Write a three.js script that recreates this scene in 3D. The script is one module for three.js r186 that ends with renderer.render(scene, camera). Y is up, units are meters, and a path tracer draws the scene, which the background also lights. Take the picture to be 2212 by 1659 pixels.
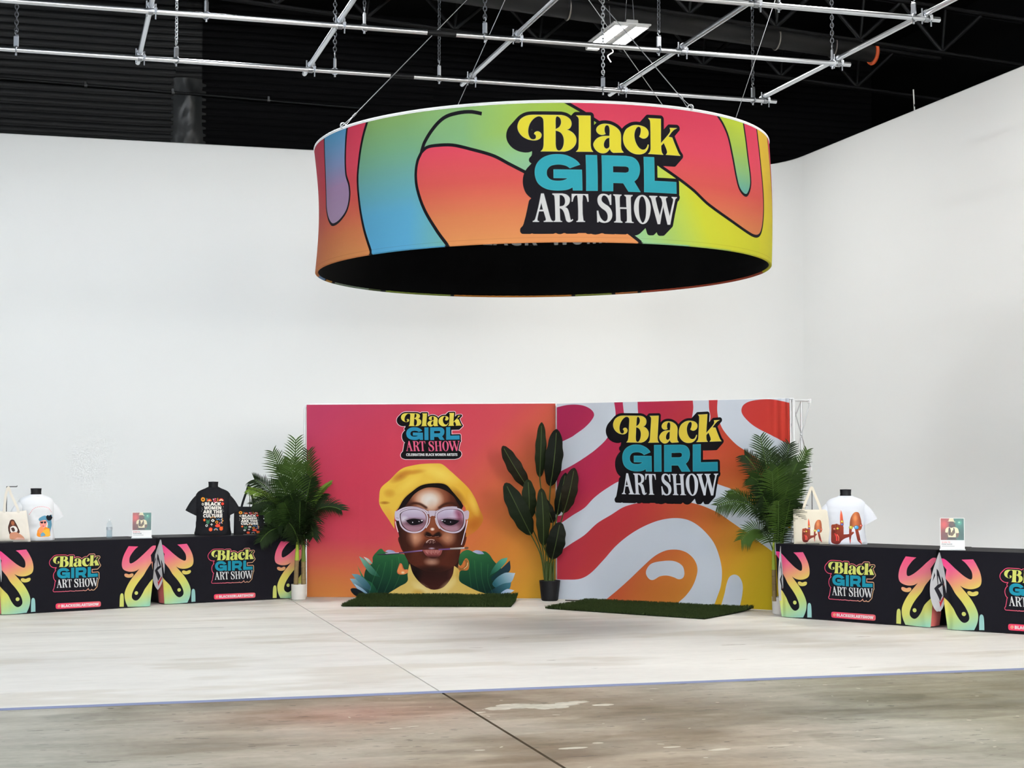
import * as THREE from 'three';
import { mergeGeometries } from 'three/addons/utils/BufferGeometryUtils.js';
import { RoundedBoxGeometry } from 'three/addons/geometries/RoundedBoxGeometry.js';
import { RectAreaLightUniformsLib } from 'three/addons/lights/RectAreaLightUniformsLib.js';

// ---------- camera, lights, exposure ----------
const W = 2212, H = 1659, FOCAL = 3500, EYE = 1.555, PITCH = Math.atan(179.5 / FOCAL);
const scene = new THREE.Scene();
scene.background = new THREE.Color(0x000000);
const camera = new THREE.PerspectiveCamera(2 * Math.atan(H / 2 / FOCAL) * 180 / Math.PI, W / H, 0.1, 120);
camera.position.set(0, EYE, 0);
camera.rotation.set(PITCH, 0, 0);
const renderer = new THREE.WebGLRenderer({ antialias: true });
renderer.toneMapping = THREE.LinearToneMapping;
renderer.toneMappingExposure = 0.85;
renderer.shadowMap.enabled = true;
RectAreaLightUniformsLib.init();

// The hall is turned against the camera: U runs along its back wall, V runs away from the camera.
const TURN = 16.1 * Math.PI / 180, CU = Math.cos(TURN), SU = Math.sin(TURN);
const hall = (u, v, y = 0) => new THREE.Vector3(u * CU - v * SU, y, -(u * SU + v * CU));
const LAMP_GLOW = 14, LAMP_LIGHT = 62;            // what the eye sees of the panels; what they give the hall
const LAMP_H = 7.05;
const LAMPS = [[6.96, 19.23, 2], [1.75, 17.9, 2], [-3.5, 18.6, 1.05], [7.4, 13.6, 2], [1.75, 13.6, 1], [-3.5, 13.6, 1], [6.96, 7.6, 1.5], [1.75, 7.6, 1.1], [-3.5, 7.6, 1.1], [6.96, 1.6, 1], [1.75, 1.6, 1.1], [-3.5, 1.6, 1.1]];
const lampColor = (u) => new THREE.Color().setRGB(...(u > 5 ? [1.03, 1, 0.95] : u > 0 ? [0.97, 1, 1.02] : [0.88, 1, 1.13]));
for (const [u, v, k] of LAMPS) {
  const l = new THREE.RectAreaLight(lampColor(u), LAMP_LIGHT * k, 0.42, 0.98);
  l.position.copy(hall(u, v, LAMP_H - 0.03));
  l.lookAt(l.position.clone().add(new THREE.Vector3(0, -1, 0)));
  l.rotation.set(-Math.PI / 2, 0, TURN);
  l.castShadow = true;
  scene.add(l);
}
// daylight through the two wide frosted windows in the wall behind the camera: u from, u to, y from, y to, brightness, colour
const WINDOWS = [[-8.4, 0.6, 2.6, 6.6, 60, [0.91, 1, 1.1]], [3.2, 12.2, 2.6, 6.6, 50, [1.06, 1, 0.9]]], WINDOW_V = -7.93;
for (const [u0, u1, y0, y1, k, c] of WINDOWS) {
  const l = new THREE.RectAreaLight(new THREE.Color().setRGB(...c), k, u1 - u0, y1 - y0);
  l.position.copy(hall((u0 + u1) / 2, WINDOW_V, (y0 + y1) / 2)); l.rotation.set(0, TURN + Math.PI, 0); l.castShadow = true; scene.add(l);
}

// ---------- helpers ----------
const R = (d) => d * Math.PI / 180, V3 = (x, y, z) => new THREE.Vector3(x, y, z);
const lerp = (a, b, t) => a + (b - a) * t, clamp = (x, a = 0, b = 1) => Math.min(b, Math.max(a, x));
const smooth = (a, b, x) => { const t = clamp((x - a) / (b - a)); return t * t * (3 - 2 * t); };
function rng(seed) { let s = seed | 0; return () => { s = (s + 0x6d2b79f5) | 0; let t = Math.imul(s ^ (s >>> 15), 1 | s); t = (t + Math.imul(t ^ (t >>> 7), 61 | t)) ^ t; return ((t ^ (t >>> 14)) >>> 0) / 4294967296; }; }
const NT = new Float32Array(65536); { const r = rng(77); for (let i = 0; i < 65536; i++) NT[i] = r(); }
function vnoise(x, y) {
  const ix = Math.floor(x), iy = Math.floor(y), fx = x - ix, fy = y - iy, sx = fx * fx * (3 - 2 * fx), sy = fy * fy * (3 - 2 * fy);
  const a = NT[((iy & 255) << 8) | (ix & 255)], b = NT[((iy & 255) << 8) | ((ix + 1) & 255)], c = NT[(((iy + 1) & 255) << 8) | (ix & 255)], d = NT[(((iy + 1) & 255) << 8) | ((ix + 1) & 255)];
  return a + (b - a) * sx + (c - a) * sy + (a - b - c + d) * sx * sy;
}
function fbm(x, y, n = 4) { let s = 0, a = 0.5; for (let i = 0; i < n; i++) { s += a * vnoise(x, y); x = x * 2.03 + 17.3; y = y * 2.03 + 9.1; a *= 0.5; } return s / (1 - Math.pow(0.5, n)); }
const used = new Map();
function numbered(name) { const n = used.get(name) ?? 0; used.set(name, n + 1); return n ? name + '_' + String(n).padStart(3, '0') : name; }
function tag(o, label, category, group) { o.userData.label = label; o.userData.category = category; if (group) o.userData.group = group; return o; }
function thing(name, label, category, pos = V3(0, 0, 0), turn = 0, group) {
  const o = new THREE.Group(); o.name = numbered(name); o.position.copy(pos); o.rotation.y = turn;
  tag(o, label, category, group); scene.add(o); return o;
}
function structure(name, parent = scene) { const o = new THREE.Group(); o.name = name; o.userData.kind = 'structure'; parent.add(o); return o; }
function part(parent, name, geo, mat, label) {
  const m = new THREE.Mesh(geo, mat); m.name = numbered(name); m.castShadow = m.receiveShadow = true;
  if (label) m.userData.label = label;
  parent.add(m); return m;
}
const partEach = (parent, name, geos, m, label) => geos.map((g) => part(parent, name, g, m, label));
function copyOf(src, pos, turn, label, group) {
  const c = src.clone(); const base = src.name.replace(/_\d{3}$/, '');
  c.name = numbered(base); c.userData = { ...src.userData }; if (label) c.userData.label = label; if (group) c.userData.group = group;
  c.traverse((o) => { if (o !== c) o.name = numbered(o.name.replace(/_\d{3}$/, '')); });
  c.position.copy(pos); c.rotation.y = turn; scene.add(c); return c;
}
const flat = (g) => { const n = g.index ? g.toNonIndexed() : g; for (const k of Object.keys(n.attributes)) if (!['position', 'normal', 'uv'].includes(k)) n.deleteAttribute(k); return n; };
const join = (list) => mergeGeometries(list.map(flat), false);
const box = (w, h, d, x = 0, y = 0, z = 0, r = 0) => { const g = r ? new RoundedBoxGeometry(w, h, d, 2, r) : new THREE.BoxGeometry(w, h, d); return g.translate(x, y, z); };
const Y_UP = V3(0, 1, 0);
function rod(a, b, r, seg = 10, r2 = r) {
  const d = b.clone().sub(a), g = new THREE.CylinderGeometry(r2, r, d.length(), seg, 1);
  g.applyQuaternion(new THREE.Quaternion().setFromUnitVectors(Y_UP, d.normalize()));
  return g.translate((a.x + b.x) / 2, (a.y + b.y) / 2, (a.z + b.z) / 2);
}
const tube = (pts, r, n = 24, seg = 8, closed = false) => new THREE.TubeGeometry(new THREE.CatmullRomCurve3(pts, closed), n, r, seg, closed);
const lathe = (pts, seg = 32) => new THREE.LatheGeometry(pts.map(([x, y]) => new THREE.Vector2(x, y)), seg);
// a sheet from a function (s, t) -> [x, y, z] with s, t in 0..1
function sheet(ns, nt, f, uvf) {
  const pos = [], uv = [], idx = [];
  for (let j = 0; j <= nt; j++) for (let i = 0; i <= ns; i++) {
    const s = i / ns, t = j / nt; pos.push(...f(s, t)); uv.push(...(uvf ? uvf(s, t) : [s, t]));
  }
  for (let j = 0; j < nt; j++) for (let i = 0; i < ns; i++) { const a = j * (ns + 1) + i, b = a + 1, c = a + ns + 1, d = c + 1; idx.push(a, b, d, a, d, c); }
  const g = new THREE.BufferGeometry();
  g.setAttribute('position', new THREE.Float32BufferAttribute(pos, 3)); g.setAttribute('uv', new THREE.Float32BufferAttribute(uv, 2));
  g.setIndex(idx); g.computeVertexNormals(); return g;
}
const mat = (color, roughness = 0.8, extra = {}) => new THREE.MeshPhysicalMaterial({ color, roughness, specularIntensity: roughness > 0.55 ? 0.3 : 1, ...extra });
const INK = new THREE.Color().setScalar(0.47), printed = (map, roughness = 0.8, k = 1) => mat(INK.clone().multiplyScalar(k), roughness, { map, side: THREE.DoubleSide, specularIntensity: 0.15 });   // dye on cloth
const metal = (color, roughness = 0.35) => new THREE.MeshStandardMaterial({ color, roughness, metalness: 1 });
const both = { side: THREE.DoubleSide };
function canvas(w, h) { const c = document.createElement('canvas'); c.width = w; c.height = h; return [c, c.getContext('2d')]; }
function texture(c) { const t = new THREE.CanvasTexture(c); t.colorSpace = THREE.SRGBColorSpace; t.magFilter = THREE.LinearFilter; return t; }
// a smooth outline "x,y x,y ..." whose points marked / are corners
function outline(str, closed = true, path = new Path2D()) {
  const p = str.trim().split(/\s+/).map((k) => { const c = k.endsWith('/'); const [x, y] = k.replace('/', '').split(',').map(Number); return { x, y, c }; });
  const n = p.length, at = (i) => closed ? p[(i + n) % n] : p[clamp(i, 0, n - 1)];
  path.moveTo(p[0].x, p[0].y);
  for (let i = 0; i < (closed ? n : n - 1); i++) {
    const a = at(i - 1), b = at(i), c = at(i + 1), d = at(i + 2), l = Math.hypot(c.x - b.x, c.y - b.y) / 3;
    const dir = (q, e, f) => { let x = f.x - e.x, y = f.y - e.y; const k = Math.hypot(x, y) || 1; return [x / k, y / k]; };
    const t1 = b.c || (!closed && i === 0) ? dir(b, b, c) : dir(b, a, c), t2 = c.c || (!closed && i === n - 2) ? dir(c, b, c) : dir(c, b, d);
    path.bezierCurveTo(b.x + t1[0] * l, b.y + t1[1] * l, c.x - t2[0] * l, c.y - t2[1] * l, c.x, c.y);
  }
  if (closed) path.closePath();
  return path;
}
const outlines = (list) => { const p = new Path2D(); for (const s of list) outline(s, true, p); return p; };
function grad(ctx, x0, y0, x1, y1, ...stops) { const g = ctx.createLinearGradient(x0, y0, x1, y1); stops.forEach(([o, c]) => g.addColorStop(o, c)); return g; }
function shape(ctx, str, fill) { ctx.fillStyle = fill; ctx.fill(outline(str)); }
function soft(ctx, x, y, rx, ry, color, alpha = 1, turn = 0) {   // a blurred patch
  ctx.save(); ctx.translate(x, y); ctx.rotate(turn); ctx.scale(1, ry / rx); ctx.globalAlpha = alpha;
  const g = ctx.createRadialGradient(0, 0, 0, 0, 0, rx); g.addColorStop(0, color); g.addColorStop(0.45, color + 'b0'); g.addColorStop(1, color + '00');
  ctx.fillStyle = g; ctx.beginPath(); ctx.arc(0, 0, rx, 0, 7); ctx.fill(); ctx.restore();
}

// ---------- measured outlines ----------
const LOGO = {
  black: [
    '-169.7,-121.1/ -108.1,-119.7/ -98.6,-117.1 -90.3,-110.8 -87.5,-102.1 -89.5,-94.4 -94.1,-89.5 -100.1,-87.3/ -93.9,-85.7 -85.5,-79.9 -80.5,-72.2 -79.5,-64.4 -81.8,-55.7 -88,-47.9 -97,-42.1 -106.8,-39.4/ -159.4,-40.6/ -155.5,-44.1 -153.4,-48.4 -152.1,-54.2/ -150.3,-76.4/ -148.5,-105.4/ -149.2,-112.2 -153.2,-116.6 -159.4,-117.7 -167.3,-114.5 -175.6,-107 -181,-98.4 -184.1,-87.9 -184.3,-80.1 -182.6,-73.3 -179,-68.4 -174.7,-67 -169.8,-68.1 -167.7,-71.9 -168.4,-76.8 -171.6,-79.3/ -169.5,-82.6 -164.5,-84.6 -159.3,-83.2 -155.7,-78.5 -156,-73.6 -158.7,-69.3 -163.6,-66.5 -168.5,-65.2 -176.3,-65.4 -186.8,-68.1 -197.1,-74.3 -204.3,-83.7 -206.8,-93.5 -204.9,-103.1 -199.5,-111.6 -190.3,-117.6 -180.4,-120.5',
    '-117,-117.1 -112.4,-114.2 -110,-107 -110.9,-100.2 -114.7,-93.9 -118.8,-91 -123.7,-88.6/ -123,-97.3 -122.3,-107 -121.1,-113.8 -119,-116.7',
    '-124.1,-85.7/ -118.2,-84.3 -111.7,-79.9 -107.8,-72.1 -106.9,-63.4 -108.4,-53.7 -111.9,-46 -116.4,-41.9 -119.8,-41.4 -123.1,-43.1 -125.3,-48 -125.9,-56.7/ -124.9,-71.2/',
    '-75.6,-118.9/ -43.7,-119/ -45.9,-86.2/ -48.4,-53.2/ -46.9,-44.5 -43.4,-39.4/ -81.5,-39.2/ -77.4,-43.1 -75.3,-49 -74.2,-61.6/ -72.2,-85.8/ -70.4,-110/ -71.5,-114.9',
    '-12.7,-79.6/ -17.9,-77.6 -23.9,-77.5 -29.7,-80.2 -33.2,-86 -31.5,-92.8 -25.6,-98.3 -17.4,-101.4 -9.4,-102 0.7,-100.6 11.6,-95.7 19.4,-88.7 22.5,-81.1 22.5,-70.4/ 21.3,-53.7/ 22.4,-46 26.8,-39.8/ 2.6,-38.4/ -1.9,-41.2 -5.2,-46.9/ -8.9,-42 -14.6,-37.9 -22.7,-36.5 -30.6,-38.5 -38.4,-45.1 -42,-53.8 -40.2,-60.6 -33.4,-68.5 -24.1,-73.1 -15,-74.8 -3.9,-75.2/ -2.4,-86.9/ -2.8,-93.7 -4.6,-98 -8,-99.1 -11.7,-97.3 -14.3,-91.4 -14.5,-84.5',
    '-4.3,-71.8/ -11.3,-69.1 -16.7,-62.1 -18.5,-55.3 -17.2,-49.5 -12.8,-46.7 -8.2,-48.3 -5.2,-51.8/',
    '62.2,-102.6 72.9,-101.8 82.5,-99 88.7,-93.6 90.5,-86.8 88.4,-79.8 82.1,-74.7 75.5,-73.6 70.2,-75.3 66.8,-77.3/ 69.4,-81.6 71.5,-88.5 71.9,-95.4 70,-98.7 66.8,-99.5 61.8,-96.8 57,-88.7 54.8,-78.8 55.9,-68.1 59.7,-58.5 65.8,-51 73.2,-48.3 79.8,-49.9 84.4,-55.1 86.8,-60.6/ 89,-60.5/ 87.6,-54.3 82.9,-46.2 75.1,-40.3 64.2,-37.7 50.4,-39 38,-45.7 30,-56.1 27.5,-68.6 29.7,-80.4 36.1,-91.5 47.1,-98.8 54.6,-101.5',
    '92.5,-120.1/ 124.8,-121/ 122.6,-94.1/ 120.5,-65.9/ 134.2,-79.3/ 145.5,-91.1 148.2,-97.2 146.8,-102.5/ 166.8,-103.7/ 157.9,-99.1 150.3,-92.5/ 141.4,-82.3/ 152,-81.3/ 157.2,-68.4/ 163.8,-54.1 167.2,-47.5 171.9,-42.1/ 132.3,-41.2/ 136,-45.9 135.1,-52.7 130.9,-62.3 128.3,-67.5/ 120.8,-60.5/ 120.7,-52.6 122.1,-44.9 125.6,-40.7/ 86.5,-40/ 90.5,-43.7 93.2,-49.7 93.9,-57.6/ 96.9,-108.8/ 96.2,-115.7',
  ],
  girl: [
    '-73.7,-10.6/ -96.4,-2.7/ -103.8,-7.7 -115.4,-10.7 -127.1,-10.8 -138.7,-8 -146.2,-0.6 -147.9,7.7 -146.2,15.2 -138.7,22.4 -127,25.1 -113.8,24.7 -105.5,22.2 -101.4,19.4/ -132.4,18.7/ -132.5,0.1/ -70.1,1/ -69.1,46.3/ -89.7,46.4/ -90.5,39.4/ -100.1,43.9 -111.6,46 -129.9,46.1 -149.9,41.7 -165.8,30.6 -172.7,15.5 -173.2,-1.2 -167.6,-15.2 -154.9,-26.5 -138.2,-32.4 -121.6,-33.5 -105,-31.5 -88.6,-24.3 -78.7,-16.9',
    '-60.3,-31.7/ -35.2,-31.8/ -34.8,46.7/ -60.3,47/',
    '-24.5,-31.7/ 31.8,-32.3/ 48,-30 58.7,-22.5 64,-11 63.5,4.1 58.3,16.1 50.2,23.5/ 65.7,46.3/ 36.7,46.5/ 24.2,28.3/ 0.5,28.4/ 0.5,46.7/ -24.5,47.3/',
    '0.5,-8.7/ 30.5,-9.3/ 36.7,-7.2 38.1,-2.2 36.3,2.9 30.3,5.1/ 0.4,5.3/',
    '75,-32.4/ 101.1,-33.3/ 100.8,19.7/ 158.4,18.4/ 158.8,44.3/ 74.8,45.9/',
  ],
  art: [
    '-159.8,52.6/ -153.9,52.7/ -150.5,64.4/ -144.1,86.1/ -138,105.3 -134.7,112 -131.2,114/ -131.1,115.5/ -151.3,115.2/ -151.5,113.7/ -148.1,112.6 -146.9,110.2 -147.5,107.2/ -152.8,91.8/ -163.2,91.6/ -165.8,108.1 -164.7,112.7 -161.9,113.5/ -161.8,115/ -175.5,114.7/ -175.6,113.2/ -171.5,110.5 -169.1,103.1/ -164.9,83.2/',
    '-158.8,72.6/ -154.3,88.4/ -162.4,88.3/',
    '-135,53/ -113.3,53.2/ -104.1,55.7 -97.6,61.6 -96.3,68.2 -97.9,75.7 -103,81.1 -106.6,83.2/ -101.1,86.5 -97.3,94.8 -93.5,109 -91.7,112.1 -88.9,109.8/ -87.3,111.3/ -89.5,114 -93.5,116 -97.6,116.3 -102,113.1 -104.5,105.6 -108.1,94.8 -112.6,88.1 -118.1,85.2/ -117.1,98.1/ -115.8,110.5 -114.4,113.5 -111.4,114.3/ -111.3,115.7/ -129.9,115.5/ -130,114.1/ -126.8,112.5 -126.4,106.3/ -128.2,81.3/ -130,61.4 -131.4,56.8 -134.9,55.1/',
    '-119.2,56.5/ -114,56.9 -108.9,61.5 -106.5,69 -107,75.7 -110.5,80.2 -118.5,81.7/',
    '-92.5,54.1/ -56,54.7/ -54.6,71/ -56.7,71.4/ -58.7,63.9 -62.3,57.7 -67.8,56.1/ -68.5,73.2/ -66.9,98.1/ -64.8,110.6 -63.7,113.5 -60.7,114.3/ -60.6,115.7/ -79.5,115.8/ -79.6,114.4/ -76.6,113.1 -75.9,109/ -76.7,89.8/ -78.8,64.9/ -80.3,56.2/ -85.7,58.7 -88.4,64.1 -90.2,71.2/ -92,71.2/',
    '-3.8,54.3/ -3,77.2/ -5.7,77.3/ -7.5,71 -12.4,60.9 -18.6,56.6 -23.5,58.2 -25.8,64.6 -24.1,70.4 -17.8,75.6 -9.6,80.8 -3.1,88.4 -0.2,97.1 -1.1,106.9 -6.7,114.3 -15.6,117.2 -22.6,116.6 -30.3,113.8/ -30.6,116.2/ -33.1,116.2/ -35.2,91/ -32.1,90.9/ -30.2,97.7 -26.2,106.4 -20.9,112.1 -15.8,114.2 -11.4,111.5 -9.8,105.1 -11.2,97.4 -16.1,90.7 -24.4,85 -31.7,77.3 -34.6,67.6 -33,59.4 -27.6,54.4 -20.7,53.3 -13.6,54.6 -9,56.9 -6.4,54.4/',
    '1.2,54/ 20.2,54.1/ 20.2,55.6/ 17,57.6 16.1,63.5/ 16.9,82.2/ 32.9,82/ 31.7,65/ 31,58.6 27.2,55.8/ 27.2,54.4/ 46.5,53.9/ 46.5,55.6/ 42.9,58.2 42.3,64.6/ 44,95.8/ 45.8,109.4 47.1,113.3 50.9,114.3/ 50.9,115.6/ 31.3,115.7/ 31.2,114.5/ 34.5,112.7 35,105.9/ 33.6,85.1/ 17.6,85.4/ 19.1,104.4/ 20.5,111.7 24.3,114.2/ 24.4,116/ 5.3,115.8/ 5.2,114.5/ 8.8,112.5 9.5,106.6/ 7.5,77.4/ 5.8,60.9 4.7,57.5 1.3,55.7/',
    '69.4,52.9 78.1,54.7 86,62.6 90.8,74.2 91.5,85.9 88.8,101.8 82.9,112.8 73.9,117.1 65.7,114.5 57.7,105.1 52.3,92.5 50.7,80.9 52.8,67.1 59.8,56.5',
    '69.4,55.6 73.8,57.8 77.9,66 80.2,77.6 80.7,92.3 79.2,105.1 73.8,114.5 68.7,110.5 64.4,99.9 62.2,85.3 62.2,70.6 64.7,59.7',
    '87.7,53.7/ 107.9,53.1/ 107.9,54.6/ 104.1,56.3 103.6,60.7/ 108.8,78.1/ 115.3,96.5/ 121.1,73.5/ 121.4,67.6/ 118.2,57.9 113.9,54.7/ 113.9,53.2/ 134.4,53/ 134.5,54.4/ 130.8,56.2 130.1,60.1/ 135.1,77.6/ 141.3,97/ 146.7,73.9/ 149.8,61.8 149.6,56.9 145.8,54.2/ 145.7,52.7/ 160.3,52.2/ 159.7,54/ 156.2,56.4 153.5,65.5/ 147.5,91.6/ 143.4,115.1/ 136.4,115.5/ 130.2,96.6/ 123.7,75.3/ 119.8,95.3/ 116.9,115.3/ 110.7,115.6/ 104.1,97.1/ 96.3,73.9/ 91.9,59.4 87.7,55.5/',
  ],
};
const RINGART = {
  drop_l: '-661,-15/ -661,-12/ -680,62 -687,159 -673,190 -646,212 -624,218 -589,213 -556,194 -543,164 -545,136 -557,109 -555,71 -541,23 -524,-13/ -523,-15/',
  arch: '-442,-12/ -445,-7 -473,34 -494,78 -507,129 -500,186 -478,245 -445,301/ -228,306/ -256,273 -292,222 -312,175 -316,141 -310,112 -298,93/ -283,84 -257,82 -218,85 -177,97 -125,115 -90,135 -54,155/',
  arch2: '-54,155/ 62,223/ 182,289/ 209,307/',
  band: '351,301/ 526,308/ 718,313/ 807,223 735,-5/ 625,-3/ 640,84 654,162 652,211 634,249 602,263 548,259 464,237 392,210 346,182 260,137/ 160,76/ 80,23/ 29,-7/',
  stroke: '-298,93 -288,72 -261,42 -232,22 -199,15 -168,15 -144,21',
  drop_r: '426,-10/ 430,-5 455,18 473,46 486,91 498,136 512,163 539,174 558,162 568,137 559,84 553,41 545,-7/ 544,-11/',
};
const BDART = {
  w1: '-7,-7/ 262,-2/ 268,49 256,100 230,143 197,174 145,210 73,250 -7,285/',
  blob1: '-7,16/ 53,6 113,8 152,22 172,45 162,68 132,97 93,122 67,137 -7,166/',
  w2: '300,-2/ 303,27 310,72 326,135/ 382,135/ 371,73 367,28 366,-3/',
  w3: '604,-2/ 606,31 597,86/ 669,109/ 677,65 672,32 671,-4/',
  w4: '708,-6/ 706,43 714,82 734,120 781,169 833,202 901,244 1013,313/ 1016,-6/',
  blob2: '1016,21/ 931,3 857,5 816,20 806,45 822,72 862,105 925,137 1014,181/',
  w5: '70,564/ 126,531 184,483 249,447 300,418 350,403 425,390 517,386 614,399 697,427 756,462 831,509 877,540 922,570 1011,646/ 1012,498/ 934,442 877,416 832,385 768,343 721,327 609,290 487,286 388,290 287,313 223,346 171,381 126,422 73,452 -7,500/ -7,610/',
  w6: '-7,711/ 40,711 106,706 151,684 210,630 274,566 350,512 425,477 487,460 548,456 596,467 644,498 685,541 708,589 721,648 717,708 699,758 684,796/ 516,806/ 537,783 571,753 601,713 619,663 616,631 598,604 571,586 535,578 486,583 437,607 387,648 324,704 274,746 222,786 197,807/ -7,801/',
  w7: '403,659 424,636 474,624 523,623 556,639 565,666 559,685 541,692 519,685 492,680 461,684 433,699 415,697 401,679',
  w8: '713,795/ 731,740 740,701 752,674 772,664 792,672 805,698 804,736 792,793/',
  w9: '-7,401/ 27,402 35,429 27,450 -7,456/',
};
const SWIRL = {
  hook: '0,78/ 43,80 95,118 165,179 234,233 286,262 312,265 322,244 316,195 286,148 251,109 216,82/ 331,75/ 364,127 398,199 411,272 398,322 355,349 294,359 234,347 165,302 113,248 61,177 13,114/',
  pill: '273,386 294,377 325,386 355,377 377,380 378,401 355,418 312,423 281,410',
  tear: '65,185/ 121,239 165,286 225,356 294,434 346,513 375,585 375,643 362,693 338,743/ 43,760/ 43,350/',
  hole: '43,252/ 117,346 156,409 216,480 260,543 288,607 286,652 247,679 208,664 169,613 130,542 43,448/',
  finger: '390,613 403,592 424,600 433,648 436,738/ 386,740/ 386,675',
};

// ---------- prints ----------
const P_BLACK = outlines(LOGO.black), P_GIRL = outlines(LOGO.girl), P_ART = outlines(LOGO.art), P_FOOT = outlines(['-150,60/ 50,60/ 50,114/ -174,114/']);
// the show's lettering on its dark dropped backing; 1 unit = 4 mm on the ring
function drawLogo(ctx, c1, c2, c3, opt = {}) {
  const N = 18, ink = opt.ink ?? '#14131a';
  const words = [P_BLACK, P_GIRL, P_ART, P_FOOT];
  const sweep = (style, w, extra) => {
    ctx.lineJoin = 'round'; ctx.lineCap = 'round'; ctx.strokeStyle = ctx.fillStyle = style; ctx.lineWidth = w;
    for (let k = 0; k <= N; k++) {
      ctx.save(); ctx.translate(-19 * k / N, 18.5 * k / N);
      for (const p of words) { ctx.stroke(p); ctx.fill(p); }
      ctx.restore();
    }
    if (extra) ctx.stroke(extra), ctx.fill(extra);
    ctx.fillRect(-100, 20, 240, 60);
  };
  let base = null;
  if (opt.line) base = outline('-176,118/ 140,118/ 158,124 162,138 150,152 128,158/ -180,158/ -198,150 -200,136 -190,124');
  if (opt.edge) sweep(opt.edge, 15.5 + 2 * opt.edgeWidth, base);
  sweep(ink, 15.5, base);
  ctx.lineWidth = 1.3;
  for (const [p, c, e] of [[P_BLACK, c1, '#f4ee9a'], [P_GIRL, c2, '#63c4cc'], [P_ART, c3, c3]]) {
    ctx.fillStyle = c; ctx.fill(p, 'evenodd');
    if (!opt.plain) { ctx.strokeStyle = e; ctx.globalAlpha = 0.55; ctx.stroke(p); ctx.globalAlpha = 1; }
  }
  if (opt.line) {
    ctx.fillStyle = '#ffffff'; ctx.font = 'bold 22px sans-serif'; const w = ctx.measureText(opt.line).width;
    ctx.save(); ctx.translate(-175, 146); ctx.scale(320 / w, 1); ctx.fillText(opt.line, 0, 0); ctx.lineWidth = 0.5; ctx.strokeStyle = '#ffffff'; ctx.strokeText(opt.line, 0, 0); ctx.restore();
  }
}
const outlined = (ctx, path, w, style = '#15131a') => { ctx.lineWidth = w; ctx.strokeStyle = style; ctx.lineJoin = 'round'; ctx.stroke(path); };

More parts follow.
